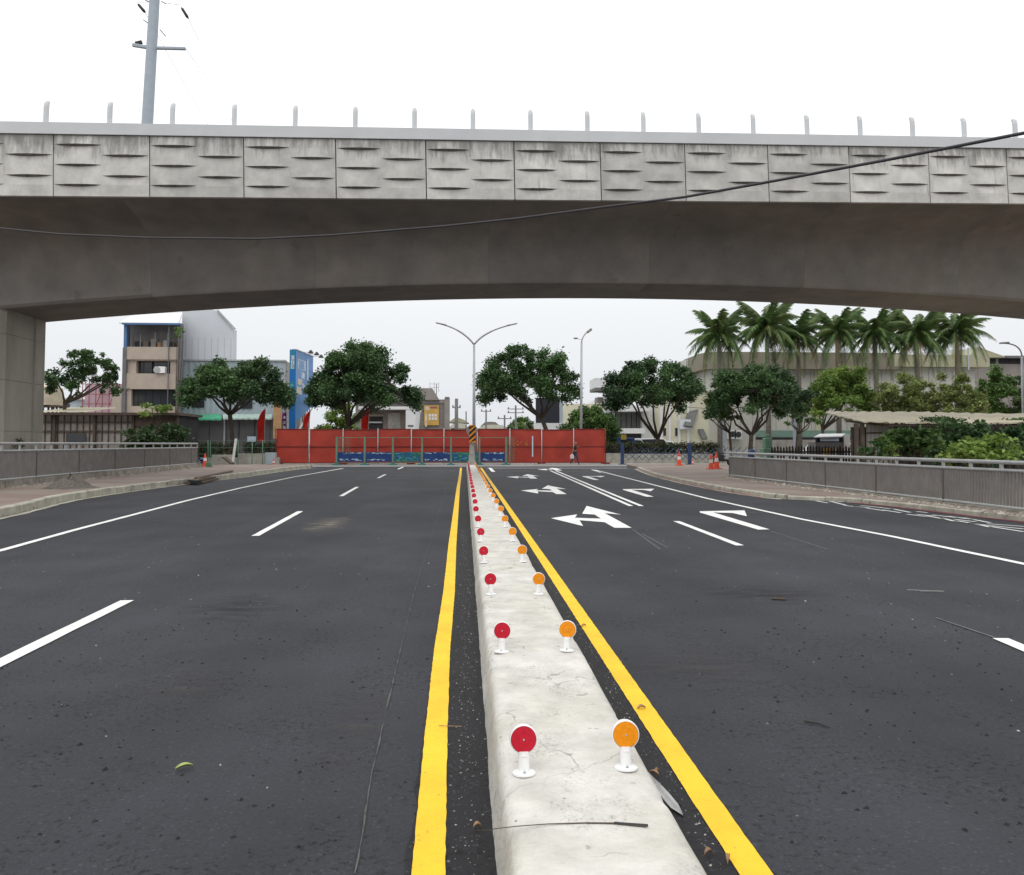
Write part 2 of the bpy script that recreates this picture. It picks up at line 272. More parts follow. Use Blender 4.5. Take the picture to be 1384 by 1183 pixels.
M = dict(
 asphalt=asphalt_mat('asphalt', (.0285, .0295, .0365), .6, .25), asphalt_fresh=asphalt_mat('asphalt_fresh', (.015, .015, .0175), .3, .8),
 ground=mat('earth', (.16, .14, .11), .95, .3, .8), old_road=mat('old_road', (.25, .25, .245), .9, .15, .7, .3, 60),
 plaza=mat('plaza_paving', (.33, .315, .295), .9, .14, .6, .2, 20),
 white_paint=paint_mat('white_paint', (.79, .79, .78), .5), yellow_paint=paint_mat('yellow_paint', (.86, .535, .022), .6), old_white=paint_mat('old_white_paint', (.58, .59, .58), .8),
 red_paint=paint_mat('red_paint', (.30, .06, .07), .5), seam_dust=mat('seam_dust', (.085,.083,.08), .9, .4, 12), scuff=mat('scuff', (.16, .155, .15), .9, .3, 9),
 paver=paver_mat('pavers', (.215, .145, .125), (.20, .15, .13), (.17, .15, .13)), kerb=mat('kerb_concrete', (.42, .40, .335), .9, .22, 2.6, .4, 30, spots=(5, .62, .55), rnd=.07),
 median=mat('median_concrete', (.60, .585, .55), .88, .13, 5, .8, 38, spots=(13, .66, .62), c2=(.54,.52,.47)),
 panel=drip_mat('parapet_concrete', (.53, .525, .50), 2.05), slit=mat('shaded_dirty_ledge', (.16, .155, .145), .95, .3, 6), joint=mat('joint_dark', (.05, .05, .045), .95),  # slit: shade under each lip plus dirt, both painted into the step colour
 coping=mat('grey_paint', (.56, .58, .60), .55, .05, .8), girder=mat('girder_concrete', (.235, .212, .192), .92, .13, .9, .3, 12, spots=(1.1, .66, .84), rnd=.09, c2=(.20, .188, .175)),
 pier=mat('pier_concrete', (.31, .288, .25), .9, .16, .9, .3, 14, stretch=(1,1,.25)), wood=mat('weathered_wood', (.16, .125, .09), .9, .3, 6, stretch=(1,1,1)),
 rail=mat('galvanised_rail', (.42, .43, .43), .5, .1, 3, metal=.3), slat_post=mat('brown_post', (.12, .10, .085), .8, .15, 3), slat=mat('brown_grey_baluster', (.205, .19, .178), .75, .12, 3), plinth=mat('stained_stone', (.30, .275, .235), .9, .3, 3, .4, 20, rnd=.1),
 white=mat('white_plastic', (.82, .82, .82), .35, .02, 3), red_lens=mat('red_reflector', (.52, .010, .03), .4, .10, 60, spec=.25), amber_lens=mat('amber_reflector', (.80, .27, .003), .4, .10, 60, spec=.25),
 dark=mat('dark_metal', (.03, .03, .032), .6), cable=mat('cable_rubber', (.045, .042, .05), .55, .1), sand=mat('grey_sand', (.135, .12, .105), .95, .35, 14, .8, 60),
 red_sheet=mat('red_sheet', (.36, .040, .024), .6, .17, .7, .08, 5, rnd=.09), red_dark=mat('red_frame', (.17, .022, .02), .55, .1), galv=mat('galvanised_steel', (.44, .45, .45), .5, .12, 4, metal=.2),
 green_metal=mat('green_painted_steel', (.13, .25, .17), .55, .15, 4), teal=mat('teal_foot', (.04, .20, .19), .6, .1),
 blue_print=mat('blue_print', (.010, .045, .17), .4, .2, 3), green_print=mat('green_print', (.02, .17, .10), .4, .3, 5, c2=(.01,.09,.25)), print_white=mat('print_white', (.5, .62, .72), .5), print_green=mat('print_green', (.12,.38,.22), .5),
 bark=mat('bark', (.085, .068, .052), .95, .3, 5, .5, 20), palm_bark=mat('palm_bark', (.19, .175, .155), .95, .25, 6, .3, 20),
 leaf=mat('dark_leaf', (.072, .145, .046), .6, .35, .5, island=.35, trans=.22, c2=(.042,.092,.034)), leaf2=mat('mid_leaf', (.125, .23, .05), .6, .3, .6, island=.35, trans=.25, c2=(.045,.09,.03)),
 leaf3=mat('light_leaf', (.22, .32, .065), .6, .3, .8, island=.35, trans=.35, c2=(.15,.24,.05)), olive=mat('olive_leaf', (.25, .29, .10), .65, .3, .7, island=.35, trans=.25, c2=(.18,.23,.065)),
 hedge=mat('hedge_leaf', (.045, .075, .028), .7, .35, 1.5, island=.4, trans=.15, c2=(.09,.075,.035)), palm=mat('palm_leaf', (.095, .17, .05), .5, .3, .8, island=.3, trans=.2, c2=(.14,.19,.06)), deadfrond=mat('dry_frond', (.17, .14, .06), .7, .2, 2, island=.3),
 lamp_grey=mat('lamp_grey', (.40, .41, .44), .45, .06, 2, metal=.2), pole_blue=mat('pole_blue_grey', (.36, .41, .47), .5, .06, 1),
 black=mat('black', (.015, .015, .015), .5), orange=mat('sign_orange', (.72, .27, .03), .5), sign_back=mat('sign_back', (.30, .29, .28), .5, .1, metal=.2),
 nose=mat('nose_concrete', (.34, .33, .31), .9, .2, 3), cone=mat('cone_orange', (.72, .085, .035), .45, .08, 4), cone_white=mat('cone_white', (.7, .68, .66), .4),
 blue_steel=mat('navy_steel', (.025, .05, .14), .5, .1, 4), blue_bag=mat('blue_bag', (.02, .04, .18), .6, .2),
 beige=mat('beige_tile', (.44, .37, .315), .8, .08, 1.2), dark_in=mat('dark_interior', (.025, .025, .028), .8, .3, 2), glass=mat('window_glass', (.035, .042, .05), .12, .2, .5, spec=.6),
 white_wall=mat('white_wall', (.66, .67, .68), .75, .06, .4), metal_white=mat('white_sheet_metal', (.62, .65, .70), .55, .05, .3), metal_blue=mat('pale_blue_sheet', (.36, .42, .46), .55, .07, .4),
 green_awning=mat('green_awning', (.08, .40, .24), .5, .15, 2), pale_awning=mat('pale_green_awning', (.42, .55, .50), .5, .15, 2), shutter=mat('grey_shutter', (.125, .12, .125), .6, .06, 1),
 blue_post=mat('blue_column', (.08, .17, .34), .5), column_grey=mat('column_grey', (.15, .145, .15), .7), cream_roof=mat('cream_roof_sheet', (.55, .50, .37), .7, .15, .7), rust=mat('rusty_steel', (.10, .075, .06), .8, .3, 3),
 pink_wall=mat('pink_wall', (.50, .36, .42), .85, .1, .8), scaffold=mat('scaffold_red', (.30, .10, .09), .6), panel_wall=mat('dirty_wall_panel', (.33, .31, .29), .85, .18, 1.3, rnd=.08), tank=mat('cream_tank', (.55, .48, .36), .5, .1),
 bill_blue=mat('billboard_blue', (.015, .17, .52), .4, .05, .4), bill_teal=mat('billboard_teal', (.02, .22, .38), .4, .1, .4), bill_sky=mat('billboard_sky', (.16, .32, .60), .4, .22, .45, c2=(.05,.2,.5)), bill_pale=mat('billboard_pale', (.48, .58, .68), .4, .2, 2), bill_cream=mat('billboard_cream', (.62, .55, .42), .4, .2, 2),
 cyan=mat('cyan_print', (.18, .65, .60), .5), purple=mat('purple_flag', (.16, .02, .12), .7), flag=mat('flag_red', (.74, .06, .045), .7, .1, trans=.45), ochre=mat('ochre_panel', (.46, .27, .13), .8, .1),
 shop_brown=mat('brown_front', (.22, .175, .155), .8, .15, .6), house_grey=mat('house_grey', (.21, .195, .185), .85, .15, .8), house_trim=mat('house_trim', (.26, .235, .22), .85, .12, .8), gold=mat('gold_banner', (.55, .33, .08), .6, .12, 2),
 screen=mat('dark_screen', (.022, .024, .035), .45, .1), cream=mat('cream_wall', (.62, .60, .46), .8, .08, .5), ware=mat('warehouse_wall', (.47, .465, .43), .85, .08, .25), cap=mat('brown_fascia', (.215, .195, .15), .8, .1, .5), cap2=mat('olive_fascia', (.36, .345, .24), .8, .08, .5), green_band=mat('green_band', (.17, .27, .22), .8, .1), seam=mat('yellow_rib', (.45, .46, .30), .8),
 grey_panel=mat('grey_louvre', (.14, .145, .14), .7, .1), car_white=mat('car_white', (.72, .73, .74), .3, .02), car_blue=mat('car_blue', (.03, .09, .35), .35), tyre=mat('tyre', (.02, .02, .02), .8), yellow_sign=mat('yellow_sign', (.75, .55, .10), .5),
 concrete=mat('block_concrete', (.36, .345, .30), .9, .2, 2, .3, 30), skin=mat('skin', (.30, .16, .11), .6), shirt=mat('black_shirt', (.02, .018, .022), .8), jeans=mat('dark_jeans', (.045, .05, .075), .85), bag=mat('pale_bag', (.62, .50, .52), .5),
 twig=mat('twig', (.10, .08, .06), .9, .3, 30), dry_leaf=mat('dry_leaf', (.38, .24, .15), .7, .25, 30), green_leaf=mat('fallen_green_leaf', (.35, .42, .14), .6, .2, 30), plastic=mat('grey_plastic_strip', (.42, .42, .43), .4, .15, 20), stone=mat('pale_grit', (.30, .29, .28), .9, .2, 60, island=.5),
 picket=mat('dark_picket', (.035, .028, .024), .8, .2), rubble=mat('rubble', (.34, .30, .26), .95, .3, 6, .4, 20, island=.3), cyl_tank=mat('steel_tank', (.38, .42, .46), .4, .1), tile_roof=mat('pale_far_roof', (.50, .49, .42), .8, .1))
def add_marks(m):                                 # hairline cracks and pin holes in cast concrete
    t = m.node_tree; P = t.nodes['Principled BSDF']; src = P.inputs['Base Color'].links[0].from_socket; tc = N(t, 'ShaderNodeTexCoord')
    nw = N(t, 'ShaderNodeTexNoise'); nw.inputs['Scale'].default_value = 4; nw.inputs['Detail'].default_value = 6; t.links.new(tc.outputs['Object'], nw.inputs['Vector'])
    wv = N(t, 'ShaderNodeVectorMath'); wv.operation = 'MULTIPLY_ADD'; wv.inputs[1].default_value = (.45,.45,.45); t.links.new(nw.outputs['Color'], wv.inputs[0]); t.links.new(tc.outputs['Object'], wv.inputs[2])
    v = N(t, 'ShaderNodeTexVoronoi'); v.feature = 'DISTANCE_TO_EDGE'; v.inputs['Scale'].default_value = 1.7; t.links.new(wv.outputs[0], v.inputs['Vector'])
    def rg(a, lo, hi, o0, o1):
        q = N(t, 'ShaderNodeMapRange'); q.inputs[1].default_value = lo; q.inputs[2].default_value = hi; q.inputs[3].default_value = o0; q.inputs[4].default_value = o1; t.links.new(a, q.inputs[0]); return q.outputs[0]
    def mt(op, a, b):
        q = N(t, 'ShaderNodeMath'); q.operation = op; t.links.new(a, q.inputs[0]); t.links.new(b, q.inputs[1]); return q.outputs[0]
    nm = N(t, 'ShaderNodeTexNoise'); nm.inputs['Scale'].default_value = 1.6; nm.inputs['Detail'].default_value = 4; t.links.new(tc.outputs['Object'], nm.inputs['Vector'])
    crack = mt('MULTIPLY', rg(v.outputs['Distance'], .003, .012, .55, 0), rg(nm.outputs[0], .5, .6, 0, 1))
    v2 = N(t, 'ShaderNodeTexVoronoi'); v2.inputs['Scale'].default_value = 16; t.links.new(tc.outputs['Object'], v2.inputs['Vector']); s3 = N(t, 'ShaderNodeSeparateXYZ'); t.links.new(v2.outputs['Color'], s3.inputs[0])
    hole = mt('MULTIPLY', rg(v2.outputs['Distance'], .06, .11, .8, 0), rg(s3.outputs[0], .9, .91, 0, 1))
    nf = N(t, 'ShaderNodeTexNoise'); nf.inputs['Scale'].default_value = 70; nf.inputs['Detail'].default_value = 5; nf.inputs['Roughness'].default_value = .8; t.links.new(tc.outputs['Object'], nf.inputs['Vector'])
    n4 = N(t, 'ShaderNodeTexNoise'); n4.inputs['Scale'].default_value = 2.3; n4.inputs['Detail'].default_value = 7; n4.inputs['Roughness'].default_value = .7; t.links.new(wv.outputs[0], n4.inputs['Vector'])
    grime = mt('MULTIPLY', rg(nf.outputs[0], .5, .62, 0, .5), rg(n4.outputs[0], .53, .62, 0, 1))
    # scrapes and grime on the steep sides
    sp = N(t, 'ShaderNodeSeparateXYZ'); t.links.new(tc.outputs['Object'], sp.inputs[0])
    side = mt('MULTIPLY', rg(sp.outputs[2], .12, .195, .34, 0), rg(n4.outputs[0], .4, .6, .4, 1))
    tot = mt('MAXIMUM', mt('MAXIMUM', crack, hole), mt('MAXIMUM', grime, side))
    mx = N(t, 'ShaderNodeMix'); mx.data_type = 'RGBA'; mx.inputs[7].default_value = (.12, .11, .095, 1); t.links.new(tot, mx.inputs[0]); t.links.new(src, mx.inputs[6]); t.links.new(mx.outputs[2], P.inputs['Base Color'])
add_marks(M['median'])
# ================================================================ GROUND AND ROAD
def sheet(name, pts, z, m):
    return tag(MB().face([(p[0], p[1], z) for p in pts]).build(name, m, fix=False), kind='structure')
MB_g = MB().face([(-1500,-300,-.03),(1500,-300,-.03),(1500,2500,-.03),(-1500,2500,-.03)])
tag(MB_g.build('ground', M['ground'], fix=False), kind='structure')
KL = [gnd(*p) for p in [(0,700),(108,674.6),(235,656.6),(325,645.5),(390,636),(425,632.5)]]           # left kerb foot
KL = [Vector((-8.2,3,0)), Vector((-8.6,9,0))] + KL
KR1 = [gnd(*p) for p in [(861,634),(887,644),(958,660),(1029,671.5),(1062,675)]]                    # right kerb, far part
KR2 = [gnd(*p) for p in [(1062,675),(1113,677.2),(1174,681),(1266,691),(1384,705)]] + [Vector((12.3,12,0)), Vector((12.6,3,0))]
roadpoly = [(-25,-20),(25,-20),(25,3)] + [(p.x+.6, p.y) for p in reversed(KR2)] + [(p.x+.5, p.y) for p in reversed(KR1)] + [(60,KR1[0].y+2.0),(60,52.6),(-60,52.6),(-60,50),(KL[-1].x-.5,50)] + [(p.x-.4,p.y) for p in reversed(KL)] + [(-25,3)]
sheet('road', roadpoly, 0, M['asphalt'])
sheet('cross_street', [(-90,52.6),(90,52.6),(90,57.2),(-90,57.2)], .002, M['old_road'])
sheet('far_pavement', [(-110,57.2),(110,57.2),(110,130),(-110,130)], .004, M['plaza'])
def ribbon(pts, wd, z, name, m, label=None, cat=None, wobble=0, kind='structure', step=None):
    if step:
        q = []
        for a, b in zip(pts, pts[1:]):
            n = max(1, int((b-a).length/step))
            q += [a.lerp(b, i/n) for i in range(n)]
        pts = q + [pts[-1]]
    L = []; Rr = []
    for i, p in enumerate(pts):
        d = (pts[min(i+1, len(pts)-1)] - pts[max(i-1, 0)]); d.z = 0; d.normalize(); n = Vector((-d.y, d.x, 0))
        L.append(p + n*(wd/2 + R.uniform(-wobble, wobble))); Rr.append(p - n*(wd/2 + R.uniform(-wobble, wobble)))
    b = MB()
    for i in range(len(pts)-1): b.face([(v.x, v.y, z) for v in (L[i], Rr[i], Rr[i+1], L[i+1])])
    return tag(b.build(name, m, fix=False), label, cat, kind=kind)
G = lambda *p: [gnd(*q) for q in p]
# fresh asphalt either side of the median
ribbon([Vector((-.02,0,0)), Vector((-.03,8,0)), Vector((-.06,20,0)), Vector((-.08,51,0))], .36, .004, 'patched_asphalt', M['asphalt_fresh'], step=.12, wobble=.012)
ribbon([Vector((.88,0,0)), Vector((.90,20,0)), Vector((.90,51,0))], .28, .004, 'patched_asphalt', M['asphalt_fresh'], step=.12, wobble=.012)
yl = [gnd(x,y) for x, y in [(579,1183),(589,1000),(597.5,880),(607,800),(611.6,735),(615.8,695),(619.2,661),(622,643),(623,632.5)]]
yl = [yl[0] + Vector((.02,-1.6,0))] + yl
ribbon(yl, .118, .008, 'lane_line', M['yellow_paint'], step=.05, wobble=.0018)
ribbon([Vector((1.027,1,0)), Vector((1.03,20,0)), gnd(650,632.5)], .118, .008, 'lane_line', M['yellow_paint'], step=.05, wobble=.0018)
ribbon([Vector((-6.55,4,0))]+G((0,745),(108,715),(181,696),(253,677),(325,660),(397,645),(464,633.3)), .125, .008, 'lane_line', M['white_paint'], step=.4, wobble=.004)
ribbon([Vector((7.1,5,0))]+list(reversed(G((804,635.5),(871,652.5),(953,673.5),(1082,702),(1205,725.5),(1384,763)))), .125, .008, 'lane_line', M['white_paint'], step=.4, wobble=.004)
# dashes (each an individual painted line)
def dash(a, b, wd=.125, m='white_paint'):
    ribbon([gnd(*a), gnd(*b)], wd, .008, 'lane_dash', M[m], step=.3, wobble=.003)
for a, b in [((-30,912),(172,812.5)), ((345,725),(406,691.5)), ((461,671),(483,658.5)), ((511,646.5),(521,641.5)), ((538,634.5),(545,631.5)),
             ((914,705),(1000,738)), ((1352,864),(1500,926))]: dash(a, b)
for pts in ([(744,636.5),(795,659),(853,684.5)], [(751,636.5),(812,662),(867,684.5)]):
    ribbon(G(*pts), .12, .008, 'lane_line', M['white_paint'], step=.4, wobble=.004)
ribbon(G((800,635),(812,639)), .12, .008, 'lane_dash', M['white_paint'])
ribbon([gnd(658,633), gnd(848,633)], .34, .009, 'stop_line', M['white_paint'])
ribbon([gnd(684,637.3), gnd(850,637.3)], .22, .009, 'stop_line', M['scuff'])
ribbon([gnd(662,632.8), gnd(667,638.2)], .2, .0125, 'stop_line', M['white_paint'])
# arrows: outlines on the road, copied along the lane
def c6(p): return gnd(680+p[0]/3.295, 610+p[1]/3.295)
comb = [c6(p) for p in [(213,300),(330,283),(320,298),(436,302),(408,284),(352,280),(372,245),(525,284),(452,277),(572,343),(496,343),(452,318),(340,309),(356,335)]]
rt = [c6(p) for p in [(875,269),(1075,265),(1086,291),(1022,277),(935,274),(1187,350),(1135,351),(877,275)]]
def arrow(pts, dy=0, dx=0, sy=1):
    y0 = pts[0].y
    tag(MB().face([(p.x+dx, y0+dy+(p.y-y0)*sy, .008) for p in pts]).build('lane_arrow', M['white_paint'], fix=False), kind='structure')
arrow(comb); t0 = comb[0]
for tip in ((78,176),(15,115)):
    q = c6(tip); arrow(comb, q.y-t0.y, (q.x-t0.x)*1.0)
q = gnd(726,634.8); arrow(comb, q.y-t0.y, q.x-t0.x)
arrow(rt)
for tip in ((535,170),(355,112)):
    q = c6(tip); arrow(rt, q.y-rt[0].y, q.x-rt[0].x)
# worn chalk lines, seams and dusty rub marks
ribbon(G((855,716),(892,743)), .02, .0065, 'chalk_mark', M['scuff']); ribbon(G((868,722),(903,741)), .02, .0065, 'chalk_mark', M['scuff'])
ribbon(G((1040,718),(1118,743)), .02, .0065, 'chalk_mark', M['scuff']); ribbon(G((1226,798),(1276,800)), .012, .0065, 'chalk_mark', M['old_white']); ribbon(G((1244,800.6),(1274,801)), .02, .0065, 'chalk_mark', M['scuff'])
ribbon(G((1265,836),(1345,863)), .02, .0065, 'chalk_mark', M['scuff'])
ribbon(G((1010,693),(1030,693)), .04, .0065, 'chalk_mark', M['scuff'])
sm = G((480,1183),(500,1060),(527,940),(560,800),(585,720),(603,660),(612,635))
ribbon(sm, .006, .0065, 'asphalt_seam', M['seam_dust'], step=.09, wobble=.004)
def smear(x0, x1, y0, y1, c, amt, name='dust_patch'):          # soft pale dust rubbed into the road
    a, b = gnd(x0, y1), gnd(x1, y0); cx, cy = (a.x+b.x)/2, (a.y+b.y)/2; hx, hy = abs(b.x-a.x)/2, abs(b.y-a.y)/2
    m = bpy.data.materials.new(name); m.use_nodes = True; t = m.node_tree; P = t.nodes['Principled BSDF']; P.inputs['Roughness'].default_value = .95; P.inputs['Base Color'].default_value = (*c, 1)
    tc = N(t, 'ShaderNodeTexCoord'); mp = N(t, 'ShaderNodeMapping'); mp.inputs['Scale'].default_value = (1/hx, 1/hy, 1); t.links.new(tc.outputs['Object'], mp.inputs[0])
    g = N(t, 'ShaderNodeTexGradient'); g.gradient_type = 'SPHERICAL'; t.links.new(mp.outputs[0], g.inputs[0])
    mp2 = N(t, 'ShaderNodeMapping'); mp2.inputs['Scale'].default_value = (2.2, 7, 1); t.links.new(tc.outputs['Object'], mp2.inputs[0])
    n = N(t, 'ShaderNodeTexNoise'); n.inputs['Scale'].default_value = 1.0; n.inputs['Detail'].default_value = 6; t.links.new(mp2.outputs[0], n.inputs['Vector'])
    r1 = N(t, 'ShaderNodeMapRange'); r1.inputs[1].default_value = .38; r1.inputs[2].default_value = .7; t.links.new(n.outputs[0], r1.inputs[0])
    q = N(t, 'ShaderNodeMath'); q.operation = 'MULTIPLY'; t.links.new(g.outputs[0], q.inputs[0]); t.links.new(r1.outputs[0], q.inputs[1])
    q2 = N(t, 'ShaderNodeMath'); q2.operation = 'MULTIPLY'; q2.use_clamp = True; q2.inputs[1].default_value = amt; t.links.new(q.outputs[0], q2.inputs[0]); t.links.new(q2.outputs[0], P.inputs['Alpha'])
    o = MB().face([(-hx,-hy,0),(hx,-hy,0),(hx,hy,0),(-hx,hy,0)]).build(name, m, fix=False); o.location = (cx, cy, .0055); o['kind'] = 'structure'
smear(385,490,698,722,(.20,.18,.15),1.6); smear(190,420,800,850,(.021,.021,.024),.7,'tar_patch'); smear(150,330,905,960,(.08,.07,.065),.5); smear(960,1100,790,820,(.02,.019,.019),.7,'tar_patch'); smear(840,1010,860,960,(.07,.065,.06),.5); smear(330,560,900,1120,(.075,.07,.068),.45)
# red line and faded lettering beside the right kerb
off = lambda pts, d: [p + Vector((-d, 0, 0)) for p in pts]
ribbon(G((1150,679.8),(1210,685.5),(1266,692.5),(1384,706.5))+[Vector((12.05,12,0))], .10, .0085, 'kerb_line', M['red_paint'], step=.3, wobble=.004)
ribbon(G((862,634.6),(888,645),(958,661),(1029,672.6)), .09, .0085, 'kerb_line', M['red_paint'], step=.3, wobble=.006)
ribbon(G((410,633.5),(385,635.8)), .3, .0085, 'kerb_line', M['red_paint'])
S = lambda x, y: (1090+x/4.707, 660+y/4.707)
for k in [((60,82),(135,96)),((150,84),(250,110)),((160,80),(225,90)),((240,112),(335,122)),((345,112),(470,124)),((300,118),(400,126)),((380,128),(500,146)),((440,122),(560,136)),((480,140),(600,158)),((540,132),(660,156)),((700,150),(770,158)),
          ((640,168),(760,182)),((700,168),(820,180)),((760,178),(880,198)),((800,172),(960,190)),((860,192),(940,212)),((900,180),(1060,202)),((940,200),(1080,216)),((1000,190),(1170,222)),((1040,222),(1170,250)),((1090,232),(1384,262)),((1150,228),(1384,246)),((1170,246),(1384,280)),((960,210),(1100,232))]:
    ribbon(G(S(*k[0]), S(*k[1])), .09, .008, 'painted_stroke', M['old_white'])
# ---- sidewalks and kerbs
def kerb_row(line, z, wd, side, name, m, group_len=1.0):
    root = thing(name, None, None, (line[0].x, line[0].y, 0)); root['kind'] = 'structure'
    # resample
    d = [0]
    for a, b in zip(line, line[1:]): d.append(d[-1] + (b-a).length)
    def P(s):
        for i in range(len(d)-1):
            if s <= d[i+1] or i == len(d)-2:
                return line[i].lerp(line[i+1], (s-d[i])/(d[i+1]-d[i]))
    n = int(d[-1]/group_len)
    for i in range(n):
        a = P(i*group_len+.008); b = P((i+1)*group_len-.008); t = (b-a); t.z = 0; t.normalize(); nn = Vector((-t.y, t.x, 0))*side
        zz = z + R.uniform(-.008, .008); q = [a, b, b+nn*wd, a+nn*wd]; c = .025
        bb = MB(); top = [a+nn*c, b+nn*c, b+nn*wd, a+nn*wd]
        v = [(p.x,p.y,0.0) for p in q] + [(a.x,a.y,zz-c),(b.x,b.y,zz-c)] + [(p.x,p.y,zz) for p in top]
        bb.v = v; bb.f = [(0,1,5,4),(4,5,7,6),(6,7,8,9),(3,2,8,9)[::-1],(0,4,6,9,3),(1,2,8,7,5)]; bb.m = [0]*6
        bb.build('kerb_stone', m, root)
    return root
ZL, ZR = .2, .13
def smooth_line(pts, n=6):
    out = []
    for i in range(len(pts)-1):
        p0 = pts[max(i-1,0)]; p1 = pts[i]; p2 = pts[i+1]; p3 = pts[min(i+2,len(pts)-1)]
        for k in range(n):
            t = k/n; out.append(.5*((2*p1)+(p2-p0)*t+(2*p0-5*p1+4*p2-p3)*t*t+(3*p1-p0-3*p2+p3)*t**3))
    return out + [pts[-1]]
KLs = smooth_line(KL[1:]); KR1s = smooth_line(KR1); KR2s = smooth_line(KR2[:-1])
kerb_row(KLs, ZL, .17, 1, 'kerb', M['kerb'])
kerb_row(list(reversed(KR1s)), ZR, .17, -1, 'kerb', M['kerb'])
kerb_row(list(reversed(KR2s)), .11, .17, -1, 'kerb', M['kerb'])
lp = [(p.x-.16, p.y) for p in KLs]
b = MB().prism([(-8.8,3)] + lp + [(KLs[-1].x-.4,51.6),(-40,51.6),(-40,3)], -.02, ZL-.012); tag(b.build('sidewalk', M['paver']), kind='structure')
rp = [(p.x+.16, p.y) for p in KR1s] + [(p.x+.16, p.y) for p in KR2s]
b = MB().prism([(KR1s[0].x+.5,52.4)] + rp + [(12.8,3),(40,3),(40,52.4)], -.02, ZR-.012); tag(b.build('sidewalk', M['paver']), kind='structure')
# gutter wash (pale cement smear at the kerb foot)
ribbon([p+Vector((.10,0,0)) for p in KLs], .16, .006, 'gutter', M['kerb'], step=.3, wobble=.03)
ribbon([p-Vector((.12,0,0)) for p in KR1s], .16, .006, 'gutter', M['kerb'], step=.3, wobble=.03)
# ================================================================ MEDIAN
def median():
    prof = [(.115,0),(.125,.05),(.14,.11),(.150,.165),(.162,.188),(.19,.2),(.27,.2025),(.38,.203),(.5,.204),(.61,.203),(.705,.2),(.738,.192),(.760,.168),(.780,.11),(.792,.05),(.80,0)]
    ys = []; y = .6
    while y < 51.5: ys.append(y); y += .035 if y < 8 else (.1 if y < 20 else .4)
    rows = []
    for y in ys:
        e = noise.noise(Vector((y*1.3, 0, 0)))*.008; e2 = noise.noise(Vector((y*1.1, 9, 0)))*.006
        rw = []
        for i, (x, z) in enumerate(prof):
            n = noise.noise(Vector((x*9, y*5, z*6)))*.004 + noise.noise(Vector((x*30, y*22, z*20)))*.0018
            chip = max(0, noise.noise(Vector((y*4.5, 3 if i < 8 else 7, 0))) - .25)*.05 if i in (3,4,5,10,11,12) else 0
            dx = (e if i < 8 else e2)*(1 if abs(i-7.5) > 2 else .3)
            sgn = 1 if i < 8 else -1
            rw.append((x + dx + (n + chip)*sgn, y, max(0, z + (n - chip*.9 if 0 < i < 15 else 0))))
        rows.append(rw)
    b = MB().grid(rows); b.face(rows[0]); b.face(rows[-1])
    o = b.build('concrete_median', M['median'], smooth=True, fix=True)
    return tag(o, 'long low concrete kerb median with rounded chipped edges running down the road centre', 'road median')
median()
def ordinal(n):
    w_ = ['first','second','third','fourth','fifth','sixth','seventh','eighth','ninth','tenth','eleventh','twelfth','thirteenth','fourteenth','fifteenth','sixteenth','seventeenth','eighteenth','nineteenth','twentieth']
    return w_[n-1] if n <= 20 else 'twenty-' + w_[n-21]
def marker(lens, word):
    t = thing('reflector_post', 'x', 'reflector')
    MB().lathe([(.044,0),(.047,.003),(.047,.009),(.043,.013),(.028,.015)], n=28).build('base_plate', M['white'], t, smooth='auto')
    MB().lathe([(.0225,.014),(.0225,.09)], n=24).build('stem', M['white'], t, smooth='auto')
    MB().box(-.011,-.0245,.072,.011,-.0205,.077).build('stem_slot', M['white'], t)
    MB().lathe([(.030,.030),(.050,.026),(.0555,.018),(.0565,-.004),(.0555,-.010),(.052,-.0125),(.0515,-.0085)], c=(0,0,.135), n=40, axis='y').build('housing', M['white'], t, smooth='auto')
    l = MB().lathe([(.0515,-.008),(.050,-.0135),(.030,-.0146),(.0295,-.0135),(.019,-.0137),(.0185,-.0148),(.006,-.015)], c=(0,0,.135), n=40, axis='y').build('lens', lens, t, smooth='auto')
    MB().lathe([(.004,-.0145),(.004,-.018),(.0015,-.0185)], c=(0,0,.135), n=10, axis='y').build('screw', M['galv'], l)
    for a in (-.5*math.pi, .5*math.pi): MB().lathe([(.006,.012),(.006,.019),(.003,.022)], c=(.034*math.cos(a),.034*math.sin(a),0), n=8).build('bolt', M['galv'], t)
    return t
for k in range(26):
    Y = 3.19 + k*1.86
    for word, lens, X0, X1, side in (('red','red_lens',.246,.215,'left'), ('amber','amber_lens',.655,.65,'right')):
        if k == 0:
            p = marker(M[lens], word); globals()['mk_'+word] = p
        else: p = copy_tree(globals()['mk_'+word])
        p.location = (X0 + (X1-X0)*min(1, Y/12) + R.uniform(-.006,.006), Y + R.uniform(-.03,.03), .2005)
        p.rotation_euler = (rad(-6)+R.uniform(-.05,.05), R.uniform(-.045,.045), R.uniform(-.14,.14)-.03)
        if k == 0: p.rotation_euler = (rad(-7), R.uniform(-.01,.01), .02 if word == 'red' else -.05)
        lab = 'nearest' if k == 0 else ('farthest' if k == 25 else ordinal(k+1) + ' nearest')
        p['label'] = f"round {word} reflector on white stem along the median's {side} edge, {lab} of its row"
        p['group'] = f"{word} reflector posts on the median"
